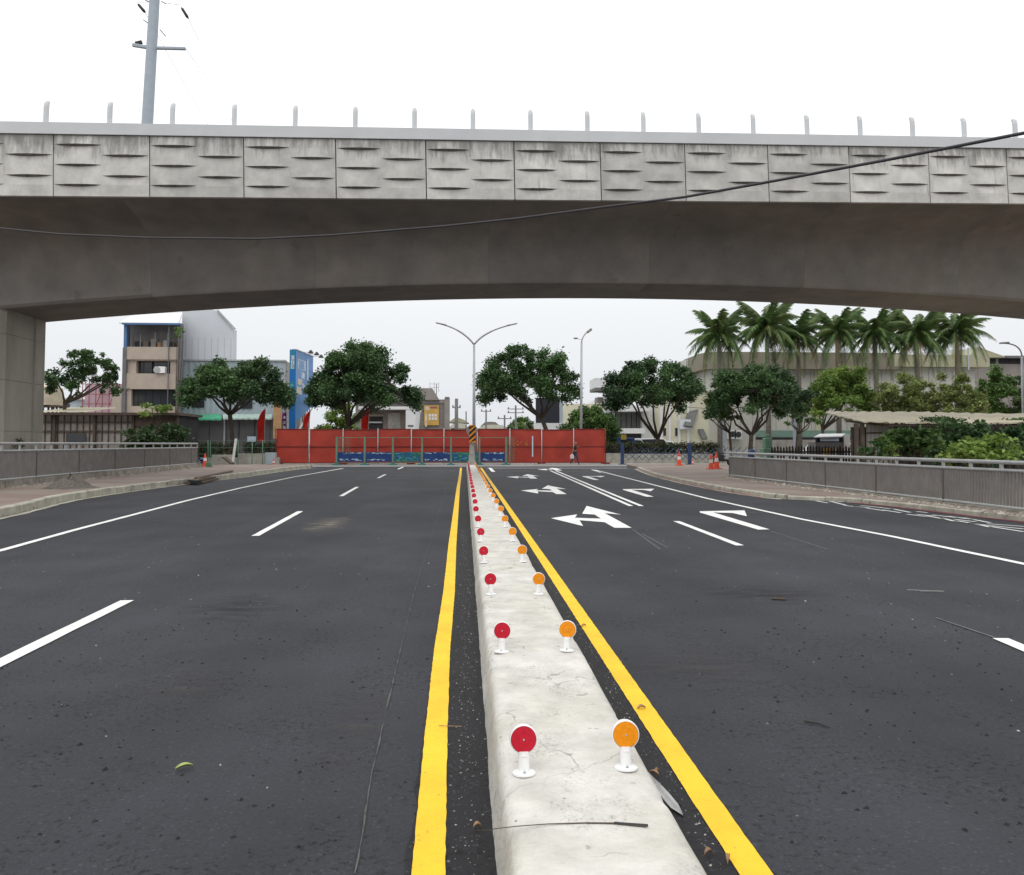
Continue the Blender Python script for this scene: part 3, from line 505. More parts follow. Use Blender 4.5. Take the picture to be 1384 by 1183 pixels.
# ================================================================ OVERPASS
AL = rad(1.9); U = Vector((math.cos(AL), math.sin(AL), 0)); NV = Vector((-math.sin(AL), math.cos(AL), 0)); C0 = Vector((2, 27, 0)); GR = .0215
def ov(s, t, z): p = C0 + U*s + NV*t; return Vector((p.x, p.y, z))
zb = lambda s: 10.05 + GR*s
zs = lambda s: max(5.6, -2.13e-3*s*s + .0285*s + 7.80)
OV = thing('overpass', 'concrete box girder overpass crossing above the road with patterned parapet', 'overpass', ov(-20,3,0))
def seg(s0, s1):
    rows = []; n = max(2, int((s1-s0)/1.5))
    for i in range(n+1):
        s = s0 + (s1-s0)*i/n; a = zs(s); c = zb(s)
        pr = [(3.42,a),(3.32,a+.10),(3.18,c-1.05),(3.0,c-.72),(2.62,c-.44),(2.0,c-.24),(1.2,c-.1),(.16,c+.01),(.16,c+1.0),(9.9,c+1.0),(9.9,c),(8.1,c-.24),(7.45,c-.44),(7.1,c-.72),(6.95,c-1.05),(6.8,a+.1),(6.68,a)]
        rows.append([ov(s, t, z) for t, z in pr])
    b = MB().grid(rows, close=True); b.face(rows[0]); b.face(rows[-1])
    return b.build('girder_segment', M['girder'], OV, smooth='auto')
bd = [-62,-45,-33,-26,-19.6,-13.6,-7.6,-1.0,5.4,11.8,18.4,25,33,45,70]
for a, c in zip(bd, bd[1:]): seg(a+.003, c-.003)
# parapet panels
PW = 3.07
def panel_mesh():
    Wd, Hh = PW-.035, 2.05; b = MB(); nU = 14
    for c, slits, kinks in ((0, (.15,.48,.81), (.32,.65)), (1, (.32,.66), (.16,.49,.82))):
        rows = []; mats_ = []
        nodes = [('p',0)] + sorted([('s',v) for v in slits] + [('k',v) for v in kinks], key=lambda q: q[1]) + [('p',1)]
        for kd, v in nodes:
            z = Hh*(1-v); rr = []; r2 = []
            for j in range(nU+1):
                u = j/nU; x = c*Wd/2 + u*Wd/2; q = max(0, math.sin(math.pi*max(0, min(1, (u-.04)/.92))))**.7
                if kd == 'p': rr.append((x, 0, z))
                elif kd == 'k': rr.append((x, -.022*q, z))
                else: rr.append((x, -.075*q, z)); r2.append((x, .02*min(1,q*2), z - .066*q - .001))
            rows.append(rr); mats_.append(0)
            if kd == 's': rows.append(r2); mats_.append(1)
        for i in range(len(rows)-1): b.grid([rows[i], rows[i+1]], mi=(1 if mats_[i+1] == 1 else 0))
    for q in (((0,0,0),(0,.15,0),(0,.15,Hh),(0,0,Hh)), ((Wd,0,0),(Wd,0,Hh),(Wd,.15,Hh),(Wd,.15,0)), ((0,0,0),(Wd,0,0),(Wd,.15,0),(0,.15,0)), ((0,0,Hh),(0,.15,Hh),(Wd,.15,Hh),(Wd,0,Hh)), ((0,.15,0),(Wd,.15,0),(Wd,.15,Hh),(0,.15,Hh))): b.face(q)
    return b
pm = None
for i in range(-11, 24):
    s = -15.6 + i*PW
    if pm is None:
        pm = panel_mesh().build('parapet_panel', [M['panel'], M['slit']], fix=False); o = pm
    else: o = pm.copy(); col.objects.link(o)
    o.parent = OV; o.location = ov(s, 0, zb(s)) - OV.location; o.rotation_euler = (0, -math.atan(GR), AL)
def along(t0, t1, z0, z1, name, m, sa=-48, sb=58, step=None):
    b = MB(); q = [ov(s,t,zb(s)+z) for s in (sa, sb) for t, z in ((t0,z0),(t1,z0),(t1,z1),(t0,z1))]
    b.v = [tuple(p) for p in q]; b.f = [(0,1,2,3),(7,6,5,4),(0,4,5,1),(1,5,6,2),(2,6,7,3),(3,7,4,0)]; b.m = [0]*6
    return b.build(name, m, OV)
along(-.06, .34, 2.07, 2.46, 'coping_rail', M['coping']); along(.165, .33, 1.0, 2.06, 'parapet_wall', M['panel']); along(9.6, 9.9, 1.0, 2.4, 'parapet_wall', M['panel'])
for i in range(-14, 34):
    s = -15.98 + i*2.035; z = zb(s)
    b = MB().tube([ov(s,.14,z+2.40), ov(s,.16,z+3.05), ov(s,.19,z+3.19), ov(s,.27,z+3.27)], [.085,.085,.08,.06], n=10)
    b.box(*(ov(s,.14,z+2.455) - Vector((.13,.11,0))), *(ov(s,.14,z+2.485) + Vector((.13,.11,0))))
    b.build('railing_post', M['coping'], OV, smooth='auto')
def pier(s0, s1):
    zt = zs((s0+s1)/2) + .3; c = .16; g = .07
    pr = [(s0+c,3.45),(s1-c,3.45),(s1,3.45+c),(s1,5.55),(s1-g,5.6),(s1-g,5.72),(s1,5.77),(s1,6.5),(s1-c,6.66),(s0+c,6.66),(s0,6.66-c),(s0,3.45+c)]
    root = MB()
    z = 0; k = 0
    for z1 in (2.0, 3.9, 5.6, zt):
        root.prism([tuple(ov(a, t, 0))[:2] for a, t in pr], z, min(z1, zt) - (.018 if z1 < zt else 0)); 
        if z1 < zt: root.prism([tuple(ov(a + (.02 if a < (s0+s1)/2 else -.02), t + (.02 if t < 5 else -.02), 0))[:2] for a, t in pr], z1-.018, z1)
        z = z1
    root.build('pier', M['pier'], OV, smooth=False)
pier(-23.8, -18.85); pier(31, 36)
# overhead cable in front of the overpass
cb = [(-60,302),(0,308.7),(80,316.5),(200,321.5),(350,323),(450,318),(600,306),(700,295.5),(810,281),(925,266.5),(1050,244),(1200,216),(1384,180),(1480,158)]
tag(MB().tube([at(x, y, 16.5 - 7.3*(x/1384)) for x, y in cb], [.015+.0007*i for i in range(len(cb))], n=8).build('overhead_cable', M['cable'], smooth=True), 'black overhead cable sagging across in front of the overpass', 'cable')
# ================================================================ BRIDGE RAILINGS
def resample(line, step):
    d = [0]
    for a, b in zip(line, line[1:]): d.append(d[-1]+(b-a).length)
    n = int(d[-1]/step); out_ = []
    for k in range(n+1):
        s = k*step
        for i in range(len(d)-1):
            if s <= d[i+1]+1e-6: out_.append(line[i].lerp(line[i+1], (s-d[i])/(d[i+1]-d[i]))); break
    return out_
def railing(line, zbase, z0, z1, z2, label, side, bay=1.6, plinth=True):
    root = thing('bridge_railing', label, 'railing', line[0])
    pts = resample(line, bay)
    for k, p in enumerate(pts):
        MB().box(p.x-.028,p.y-.028,z1+.03,p.x+.028,p.y+.028,z2-.03).build('stub_post', M['rail'], root)
        if k % 3 == 0 or k == len(pts)-1: MB().box(p.x-.03,p.y-.03,zbase,p.x+.03,p.y+.03,z1-.03).build('post', M['slat_post'], root)
    P3 = lambda p, z: (p.x, p.y, z)
    MB().tube([P3(p,z2) for p in pts], .045, n=10).build('top_rail', M['rail'], root, smooth=True)
    MB().tube([P3(p,z1) for p in pts], .036, n=8).build('middle_rail', M['rail'], root, smooth=True)
    MB().tube([P3(p,z0) for p in pts], .036, n=8).build('bottom_rail', M['rail'], root, smooth=True)
    for a, b in zip(pts, pts[1:]):
        bb = MB(); n = max(4, int((b-a).length/.092))
        for k in range(n):
            q = a.lerp(b, (k+.5)/n); d = (b-a).normalized()*.033
            bb.beam((q.x,q.y,z0), (q.x,q.y,z1), .052, .03, up=(-d.y,d.x,0))
        tag(bb.build('baluster_infill', M['slat'], root, fix=False), kind='stuff')
    if plinth:
        for a, b in zip(pts, pts[1:]):
            t = (b-a).normalized(); n = Vector((-t.y,t.x,0))
            h = zbase if plinth is True else plinth
            q = [a+t*.01-n*.14, b-t*.01-n*.14, b-t*.01+n*.14, a+t*.01+n*.14]
            MB().prism([(p.x,p.y) for p in q], 0.02, z0-.035+R.uniform(-.01,.01)).build('plinth_stone', M['plinth'], root)
    return root
LR = [Vector((-13.4,10,0)), gnd(0,649.7,.4), gnd(95,641,.4), gnd(189,633,.4), gnd(270,626.4,.4)]
railing(LR, ZL, .42, 1.30, 1.53, 'grey metal bridge railing on the left sidewalk, in front of the concrete pier', 1, bay=1.15)
RR = [Vector((11.62,9,0)), Vector((11.5,12,0)), Vector((11.35,16,0)), Vector((11.3,24,0)), Vector((11.32,33,0))]
railing(RR, .1, .19, .96, 1.13, 'grey metal bridge railing on the right sidewalk, in front of the leafy shrubs', -1, bay=1.0)
# ================================================================ VEGETATION
rng = np.random.default_rng(5)
def leaf_mesh(name, blobs, per, size, m, parent=None, up=.5, label=None, cat=None, group=None, kind=None, aspect=.55):
    """blobs: (x,y,z,rx,ry,rz); leaf-sized diamonds through each blob, thicker towards its skin"""
    P = []
    for (x,y,z,rx,ry,rz) in blobs:
        n = max(8, int(per*(rx*ry*rz)**(2/3)*R.uniform(.75,1.25)))
        d = rng.normal(size=(n,3)); d /= np.linalg.norm(d, axis=1)[:,None]
        r = np.abs(rng.normal(.72,.27,size=(n,1)))
        P.append(np.array([x,y,z]) + d*r*np.array([rx,ry,rz]))
    P = np.concatenate(P); n = len(P)
    a = rng.normal(size=(n,3)); a[:,2] *= .55; a /= np.linalg.norm(a, axis=1)[:,None]
    nn = rng.normal(size=(n,3))*.75; nn[:,2] += up*1.6
    b = np.cross(nn, a); b /= (np.linalg.norm(b, axis=1)[:,None]+1e-6)
    s = rng.uniform(.55,1.35,size=(n,1))*size
    droop = np.array([0,0,-.25])*s
    V = np.stack([P - a*s*.5, P + b*s*aspect*.5, P + a*s*.5 + droop, P - b*s*aspect*.5], axis=1).reshape(-1,3)
    off = LOC.get(parent.name, Vector((0,0,0))) if parent else Vector((0,0,0))
    V = V - np.array(off)
    me = bpy.data.meshes.new(name); me.vertices.add(4*n); me.vertices.foreach_set('co', V.ravel())
    me.loops.add(4*n); me.loops.foreach_set('vertex_index', np.arange(4*n, dtype=np.int32))
    me.polygons.add(n); me.polygons.foreach_set('loop_start', np.arange(0,4*n,4, dtype=np.int32)); me.polygons.foreach_set('loop_total', np.full(n,4,dtype=np.int32))
    me.update(calc_edges=True); me.materials.append(m)
    o = bpy.data.objects.new(name, me); col.objects.link(o)
    if parent: o.parent = parent
    return tag(o, label, cat, group, kind)
def tree(x0, x1, y0, y1, Y, trunk, label, m='leaf', nb=70, size=.23, per=1000, fork=.35, depth=.85, flat=.35, name='broadleaf_tree', group=None, blob=.15, lean=0, z0=0, name_leaf='crown', limbs=7):
    """crown outline and trunk foot given where the photograph shows them; Y is the distance"""
    xa, zt = XZ(x0, y0, Y); xb, _ = XZ(x1, y0, Y); _, zl = XZ((x0+x1)/2, y1, Y)
    cx = (xa+xb)/2; rx = (xb-xa)/2*.97; zt -= .25; hgt = zt-zl
    tx = at(trunk[0], 600, Y).x; tz = at(trunk[0], trunk[1], Y).z
    root = thing(name, label, 'tree', (tx, Y, z0), group)
    blobs = []
    nb = int(nb*1.35); blob *= .86; gx = R.uniform(0, 50)
    for i in range(nb):
        a = R.uniform(0, 2*math.pi); r = math.sqrt(R.random())*.96
        if noise.noise(Vector((r*math.cos(a)*2.6+gx, r*math.sin(a)*2.6, 0))) > (.2 if flat > .1 else 2): continue
        top = math.sqrt(max(0, 1-r*r))*(1+.22*noise.noise(Vector((a*1.3+gx, r*2.5, 3)))); lo = flat*(1-r)*.8
        f = R.random()**.6; z = lo + (top-lo)*f if top > lo else lo
        z *= 1 - .12*noise.noise(Vector((a*2+x0, r*3, 0)))
        br = rx*blob*R.uniform(.6,1.35)
        z = min(z, 1 - br*.6/hgt)
        blobs.append((cx + rx*r*math.cos(a)*.93, Y + rx*depth*r*math.sin(a), zl + hgt*max(z,.06), br, br, br*R.uniform(.6,.95)))
    leaf_mesh(name_leaf, blobs, per, size, M[m], root)
    b = MB(); tr = .014*rx*2 + .06; fz = tz + (zl-tz)*.0 + fork*(zl + hgt*.3 - tz)
    base = Vector((tx, Y, z0)); fk = Vector((tx + lean, Y, max(fz, z0+.5)))
    mid = base.lerp(fk, .5) + Vector((R.uniform(-.12,.12), 0, 0))
    b.tube([base, base.lerp(fk,.08), mid, fk], [tr*1.5, tr*1.15, tr, tr*.9], n=10)
    mains = []
    for i in range(limbs):
        a = 2*math.pi*(i+R.uniform(-.3,.3))/limbs; r = R.uniform(.35,.7)
        e_ = Vector((cx + rx*r*math.cos(a), Y + rx*depth*r*math.sin(a), zl + hgt*R.uniform(.15,.45)))
        m1 = fk.lerp(e_, .45) + Vector((R.uniform(-.3,.3), 0, -.25*R.random())); m2 = fk.lerp(e_, .75) + Vector((R.uniform(-.2,.2),0,R.uniform(-.1,.15)))
        b.tube([fk - Vector((0,0,.1)), m1, m2, e_], [tr*.62, tr*.45, tr*.36, tr*.22], n=7); mains.append(e_); mains.append(m2)
    for q in blobs:
        c = Vector(q[:3]); s = min(mains, key=lambda p: (p-c).length)
        if (s-c).length > .3: b.tube([s, s.lerp(c,.55)+Vector((0,0,-.12)), c], [tr*.2, tr*.13, tr*.06], n=5)
    b.build('trunk', M['bark'], root, smooth=True)
    return root
T = 'street trees behind the red fence'
tree(60,168,461,535,58,(88,560),'dark wide tree beside the concrete pier, in front of the pink wall','leaf',70, lean=-.1)
tree(238,402,480,549,60,(321,604),'dark umbrella-shaped tree in front of the pale blue sheet metal building','leaf',120, fork=.6, lean=-.6, group=T)
tree(406,576,460,557,62,(470,606),'large dense dark tree between the blue billboard and the white-framed shop','leaf',150, fork=.4, flat=.3, group=T, per=1000)
tree(634,790,462,552,64,(758,610),'dark tree with a crown leaning left in front of the dark screen','leaf',100, fork=.55, flat=.35, group=T, lean=-1.6, depth=.6, per=1000)
tree(802,957,478,556,65,(889,612),'forked dark tree in front of the white building, behind the hedge','leaf',95, fork=.25, flat=.5, group=T)
tree(946,1096,485,562,61,(1016,612),'dense round-topped dark tree in front of the curved warehouse corner','leaf',110, fork=.35, flat=.3, group=T)
tree(944,1000,512,572,63,(986,612),'small bright green tree against the curved warehouse corner','leaf2',26, fork=.5, size=.24, blob=.26)
tree(1080,1180,488,566,72,(1112,600),'light green tree in front of the warehouse, left of the bushy olive trees','leaf3',62, size=.26, fork=.35, flat=.05, blob=.19)
tree(1168,1264,500,576,70,(1216,600),'dusty olive tree in front of the warehouse, third palm above it','olive',60, size=.24, fork=.4, per=800, flat=.05, blob=.19)
tree(1246,1330,500,572,68,(1286,600),'olive green tree rising behind the cream roof','olive',62, size=.24, fork=.3, flat=.05, blob=.19)
tree(1310,1400,492,576,69,(1352,600),'mid green bushy tree beside the tall white street lamp','leaf2',70, size=.24, fork=.3, flat=.05, blob=.19)
tree(800,838,560,604,66,(818,612),'bright green young tree behind the red fence end','leaf2',20, size=.22, blob=.3, flat=.1)
tree(752,846,546,606,72,(800,612),'broad mid green tree behind the right end of the red fence','leaf2',44, size=.26, flat=.1, blob=.22)
tree(428,494,540,600,72,(455,612),'yellowish green bushy tree half hidden under the large dense tree','leaf3',30, size=.24, blob=.25, flat=.1)
tree(686,726,560,588,150,(706,600),'distant round tree above the pale far roofs','leaf2',24, size=.5, blob=.3, flat=.1, per=250)
tree(1056,1110,545,575,66,(1078,604),'thin bare-limbed tree in front of the green warehouse band','leaf2',14, size=.22, blob=.18, flat=.1, fork=.5)
# palms
def frond_mesh(L, droop, seed):
    r_ = random.Random(seed); b = MB(); n = 22; pts = []
    for i in range(n+1):
        t = i/n; pts.append(Vector((L*(t - .25*t*t*droop), 0, L*(.42*t*(1-t*.4) - droop*.95*t*t))))
    b.tube(pts[::2], [.035*(1-.8*k/11) for k in range(12)][:len(pts[::2])], n=4)
    for i in range(3, n+1):
        d = (pts[i]-pts[i-1]).normalized(); t = i/n; ll = L*.30*math.sin(math.pi*(.15+.8*t))**.6
        for k in (0, .5):
            p = pts[i-1].lerp(pts[i], k)
            for s in (-1, 1):
                v = (Vector((0, s, 0))*.72 + d*.5 + Vector((0,0,-.35-.6*r_.random()))).normalized()*ll*r_.uniform(.8,1.15)
                wv = d*.045
                b.face([p - wv, p + wv, p + v*.55 + wv*1.3 + Vector((0,0,.02)), p + v + Vector((0,0,-.12*ll))])
    return b
fr = []
for k, (dr) in enumerate((.3,.55,.85,1.15,1.4)):
    o = frond_mesh(3.3, dr, k).build('frond', M['palm'], fix=False); fr.append(o)
fr_used = set()
def palm(px, top, Y, label, n=30, s=1.0):
    s *= R.uniform(1.08,1.2); x, z = XZ(px, top, Y); z -= 1.5*s
    root = thing('royal_palm', label, 'palm', (x, Y, 0), 'royal palms in front of the warehouse')
    MB().tube([(x,Y,0),(x+.05,Y,z*.5),(x,Y,z-1.4),(x,Y,z-1.2),(x,Y,z-.2)], [.28,.26,.2,.15,.09], n=12).build('trunk', M['palm_bark'], root, smooth=True)
    for i in range(n):
        k = min(4, int(5*(i+.5)/n)); src = fr[k]
        o = src if k not in fr_used else src.copy()
        if k in fr_used: col.objects.link(o)
        fr_used.add(k)
        o.parent = root; o.location = (0, 0, z-.25-.02*i); a = i*2.399 + R.uniform(-.25,.25)
        o.rotation_euler = (R.uniform(-.15,.15), -rad(48-14*k)*1.0 + R.uniform(-.1,.1), a); q = s*R.uniform(.85,1.1); o.scale = (q,q,q)
        if k == 4 and R.random() < .35: o.material_slots[0].link = 'OBJECT'; o.material_slots[0].material = M['deadfrond']
for i, (px, top, Y, s_) in enumerate([(971,428,80,1),(1036,416,79,1.1),(1078,430,81,.95),(1131,424,80,1),(1182,424,80,1.02),(1238,426,79,1.04),(1292,422,79,1.02)]):
    palm(px, top, Y, ['palm at the far left of the row, above the curved warehouse corner','tallest palm, above the dense round-topped tree','darker palm just right of the tallest palm','palm above the light green tree, touching its neighbours','palm above the dusty olive tree, left of two separate palms','palm with visible trunk, second from the right end of the row','palm at the right end of the row, standing clear against the sky'][i], s=s_)
# hedges and shrubs
def hedge(x0, x1, ytop, Y, label, zb_=.5, dep=1.2, m='hedge'):
    xa = at(x0, 600, Y).x; xb = at(x1, 600, Y).x; zt = at((x0+x1)/2, ytop, Y).z
    root = thing('hedge', label, 'hedge', ((xa+xb)/2, Y+dep/2, 0)); bl = []
    n = int((xb-xa)/.45)
    for i in range(n):
        for z in (zb_+.15, (zb_+zt)/2, zt-.22):
            bl.append((xa+(i+.5)*(xb-xa)/n, Y+dep/2+R.uniform(-.2,.2), z+R.uniform(-.06,.06), .36, .5, .28))
    leaf_mesh('foliage', bl, 1500, .13, M[m], root)
    b = MB()
    for i in range(n): x = xa+(i+.5)*(xb-xa)/n; b.tube([(x,Y+dep/2,0),(x+R.uniform(-.1,.1),Y+dep/2,zt-.3)], [.03,.015], n=5)
    b.build('stems', M['bark'], root)
    for k in range(int((xb-xa)/2)+1):
        x2 = xa+k*2; MB().box(x2+.01, Y-.12, 0, min(x2+1.99, xb+.2), Y+dep+.1, zb_+.03).build('planter_block', M['concrete'], root)
hedge(792,974,598,61,'long clipped brown-green hedge behind the blue lattice barrier', .75)
hedge(236,316,599,57.5,'dark clipped hedge behind concrete blocks, left of the umbrella-shaped tree', .5)
hedge(326,374,599,58.2,'dark clipped hedge next to the red fence, right of the umbrella-shaped tree', .5)
def shrub(cx, y0, y1, Y, half, label, m='leaf2', size=.22, n=22, per=700, up=.6, name='leafy_shrub'):
    x, zt = XZ(cx, y0, Y); zl = at(cx, y1, Y).z; hw = half*Y/F*1.0
    root = thing(name, label, 'shrub', (x, Y, 0)); bl = []
    for i in range(n):
        a = R.uniform(0, 6.28); r = math.sqrt(R.random()); h = R.random()
        k = math.sqrt(1-(.8*r)**2)
        bl.append((x+hw*r*math.cos(a)*.85, Y+hw*.6*r*math.sin(a), zl+(zt-zl)*h*k*.95, hw*.24, hw*.24, hw*.15))
    leaf_mesh('foliage', bl, per, size, M[m], root, up=up, aspect=.6)
    b = MB()
    for q in bl[::2]: b.tube([(x+R.uniform(-.1,.1),Y,0),(x*.5+q[0]*.5,(Y+q[1])/2,q[2]*.5),q[:3]], [.04,.03,.012], n=5)
    b.build('stems', M['bark'], root)
shrub(1228,572,610,27,50,'large-leaved green shrub under the cream roof, in front of the pale wall panel','leaf2',.26,34,650)
shrub(1180,594,622,25.5,20,'low dark broad-leaved plant at the left foot of the shrubs','leaf',.24,14,650)
shrub(1206,597,622,25,14,'small bright yellow-green plant between two darker shrubs','leaf3',.16,10,700)
shrub(1328,587,622,23,56,'bright green shrub near the right edge behind the railing','leaf3',.17,36,700)
shrub(1290,568,620,29,62,'dark ivy mass hanging behind the bright green shrub','leaf',.2,44,700)
shrub(1388,564,626,26,52,'dark bush at the right edge of the view under the roof','leaf',.2,34,700)
shrub(1270,602,626,24,26,'dark low undergrowth right behind the railing','leaf',.2,18,600)
shrub(212,571,606,47,44,'green shrub in front of the dark shed, its branches hanging over the railing','leaf2',.26,32,500)
shrub(206,544,560,48.5,26,'thin spreading green branch rising above the dark shed roof','leaf3',.28,10,300)
shrub(22,592,606,31,24,'low green plant behind the left railing at the foot of the pier','leaf2',.14,12,600)
shrub(115,548,570,90,22,'yellow-green bush between the water tank and the pink wall','leaf3',.3,14,250)
shrub(240,437,456,70.5,11,'green potted plant hanging over the top balcony of the beige building','leaf2',.25,9,500)
# ================================================================ FENCE, BARRIERS
FX = [373,418,464,511,556,600,645,689,732,775,818]
fence = thing('hoarding_fence', 'long red sheet construction fence closing off the far side of the junction', 'fence', (at(596,600,58.5).x, 58.5, 0))
for i, (a, c) in enumerate(zip(FX, FX[1:])):
    xa, xb = at(a,600,58.5).x+.03, at(c,600,58.5).x-.03; zt = at((a+c)/2, 580.5+ (i%3)*.5, 58.5).z; z0 = .14; dy = R.uniform(-.05,.05); Y0 = 58.5+dy
    b = MB(); rows = []
    for kz in range(9):
        z = z0 + (zt-z0)*kz/8; rr = []
        for kx in range(13):
            u = kx/12; v = kz/8; cr_ = math.exp(-((abs(u-.5)-abs((v*2%1)-.5))*9)**2)*.02
            rr.append((xa+(xb-xa)*u, Y0 - cr_ + .03*noise.noise(Vector((u*2+i*3, v*2, 1))) - .035*math.sin(math.pi*u)*math.sin(math.pi*v), z))
        rows.append(rr)
    sh = b.grid(rows).build('sheet_panel', M['red_sheet'], fence, smooth=True, fix=False)
    zm = z0+(zt-z0)*.48
    f = MB()
    f.box(xa-.02,Y0-.035,zt-.01,xb+.02,Y0+.03,zt+.05); f.box(xa-.02,Y0-.07,zm-.035,xb+.02,Y0-.045,zm+.035); f.box(xa-.02,Y0-.035,z0-.05,xb+.02,Y0+.03,z0+.01)
    f.beam((xa,Y0+.06,z0),(xb,Y0+.06,zm),.03,.03); f.beam((xa,Y0+.06,zm),(xb,Y0+.06,zt),.03,.03)
    f.build('panel_frame', M['red_dark'], fence)
for i, a in enumerate(FX):
    x = at(a,600,58.5).x; z = at(a,579,58.5).z
    MB().tube([(x,58.36,0),(x,58.36,z)], .035, n=8).build('fence_post', M['galv'] if i not in (0,10) else M['red_dark'], fence, smooth=True)
    if i%2 == 0: MB().box(x-.3,58.2,0,x+.3,58.7,.12).build('base_block', M['red_dark'], fence)
xx = at(720,600,58.3).x; MB().box(xx-.05,58.40,.55,xx+.05,58.415,2.1).build('white_stripe', M['print_white'], fence)
# scrawl on the sheet
xx, = [at(706,600,58.3).x]
b = MB()
for k in range(7):
    q = Vector((xx+R.uniform(-.5,.5), 58.43, R.uniform(1.3,1.75))); b.beam(q, q+Vector((R.uniform(-.25,.25),0,R.uniform(-.25,.3))), .03, .012)
tag(b.build('scrawl', M['yellow_sign'], fence), kind='stuff')
# low barrier with printed boards
BX = [455,493,531,570.5,609.5,648,684]; YB = 56.6
bar = thing('pedestrian_barrier', 'green tubular work barrier with printed blue boards in front of the red fence', 'barrier', (at(570,600,YB).x, YB, 0))
for i, a in enumerate(BX):
    x = at(a,600,YB).x; zt = at(a,590.5,YB).z
    MB().box(x-.06,YB-.03,.05,x+.06,YB+.03,zt).build('barrier_post', M['green_metal'], bar)
    MB().box(x-.28,YB-.25,0,x+.28,YB+.25,.09).box(x-.10,YB-.1,.09,x+.10,YB+.1,.2).build('foot', M['teal'], bar)
    if i == 6: continue
    x2 = at(BX[i+1],600,YB).x
    MB().tube([(x+.05,YB,zt-.06),(x2-.05,YB,zt-.06)], .022, n=6).build('top_tube', M['green_metal'], bar, smooth=True)
    bd_ = MB().box(x+.08,YB-.02,.24,x2-.08,YB+.02,.92).build('printed_board', M['green_print'] if i in (2,4) else M['blue_print'], bar)
    b = MB()
    for k in range(26):
        px_ = x+.15+R.random()*(x2-x-.4); row = R.choice((.32,.36,.40,.80,.84)) if i not in (2,4) else R.choice((.3,.42,.52,.62,.8)); l = R.uniform(.08,.3)
        b.box(px_,YB-.0235,row,min(px_+l,x2-.1),YB-.0205,row+R.uniform(.02,.055))
    tag(b.build('board_print', M['print_white'] if i not in (2,4) else M['print_green'], bd_), kind='stuff')
    MB().tube([(x+.05,YB,.17),(x2-.05,YB,.17)], .02, n=6).build('bottom_tube', M['green_metal'], bar, smooth=True)
for a in (455.5, 684):
    x = at(a,600,YB).x; sg = 1 if a < 600 else 1; zt = at(a,591,YB).z; b = MB()
    for k in range(10): b.beam((x+.09+k*.07,YB+.15*k,.25),(x+.09+k*.07,YB+.15*k,zt),.012,.012)
    for k in range(14): z = .25+(zt-.25)*k/13; b.beam((x+.09,YB,z),(x+.75,YB+1.4,z),.012,.012)
    tag(b.build('mesh_infill', M['green_metal'], bar, fix=False), kind='stuff')
# blue folding lattice barriers
def lattice(xa_px, xb_px, Y, label):
    xa, xb = at(xa_px,600,Y).x, at(xb_px,600,Y).x; root = thing('folding_barrier', label, 'barrier', (xa, Y, 0), 'blue folding barriers')
    z1 = at(xa_px,604.5,Y).z; MB().box(xa-.11,Y-.11,.0,xa+.11,Y+.11,z1+.3).build('end_post', M['blue_steel'], root); MB().box(xa-.25,Y-.3,.005,xa+.25,Y+.3,.06).build('foot', M['blue_steel'], root)
    n = int((xb-xa)/.46); w_ = (xb-xa)/n
    for i in range(-1, n):
        x = xa + i*w_
        for s in (0, 1):
            p = Vector((x+(0 if s == 0 else 2*w_), Y+.02*(1 if s else -1), .35)); q = Vector((x+(2*w_ if s == 0 else 0), p.y, z1))
            if s == 1: q = p.lerp(q, .42)
            if min(p.x,q.x) < xa-.01: continue
            MB().beam(p, q, .018, .04).build('lattice_bar', M['blue_steel'], root)
    MB().beam((xa,Y,.80),(xb,Y,.80),.03,.05).build('cross_rail', M['blue_steel'], root)
lattice(841,931,57.2,'navy folding lattice barrier left of the second blue post, in front of the hedge')
lattice(932,1010,57.0,'navy folding lattice barrier behind the traffic cones')
# cones
def cone(loc, s, label, lean=0):
    t = thing('traffic_cone', label, 'traffic cone', (0,0,0), 'orange traffic cones')
    MB().box(-.19,-.19,0,.19,.19,.04).build('base', M['cone'], t, bevel=.01)
    MB().lathe([(.14,.04),(.115,.22),(.10,.32)], n=18).build('body', M['cone'], t, smooth='auto')
    MB().lathe([(.10,.32),(.075,.48)], n=18).build('reflective_band', M['cone_white'], t, smooth='auto')
    MB().lathe([(.075,.48),(.045,.66),(.03,.72),(.022,.74)], n=18).build('tip', M['cone'], t, smooth='auto')
    t.location = loc; t.scale = (s,s,s*1.05); t.rotation_euler = (lean, 0, R.random()); LOC[t.name] = Vector(loc)
    return t
for px, py, Y, s_, lb in [(918,626,50,1.15,'single orange cone standing just right of the sidewalk corner'),(936,625.5,53,.62,'very small orange cone beside the second blue post'),
    (961,633,42.5,1.05,'left orange cone of the pair by the railing end'),(968.5,631.5,43.2,1.2,'right and taller orange cone of the pair by the railing end'),
    (277,627.5,47,1.0,'orange cone at the far end of the left railing'),(370,628,53,.75,'small orange cone at the left end of the red fence')]:
    p = at(px, py, Y); cone((p.x, Y, ZR-.01 if px > 900 and Y < 52 else (ZL-.01 if Y < 50 else .004)), s_, lb)
q1 = at(961,614,42.5); q2 = at(968.5,613,43.2)
tag(MB().tube([q1+Vector((0,0,-.05)), (q1+q2)/2+Vector((0,0,-.22)), q2+Vector((0,0,-.05))], .02, n=6).build('plastic_chain', M['cone'], smooth=True), 'short orange chain strung between the pair of cones', 'chain')
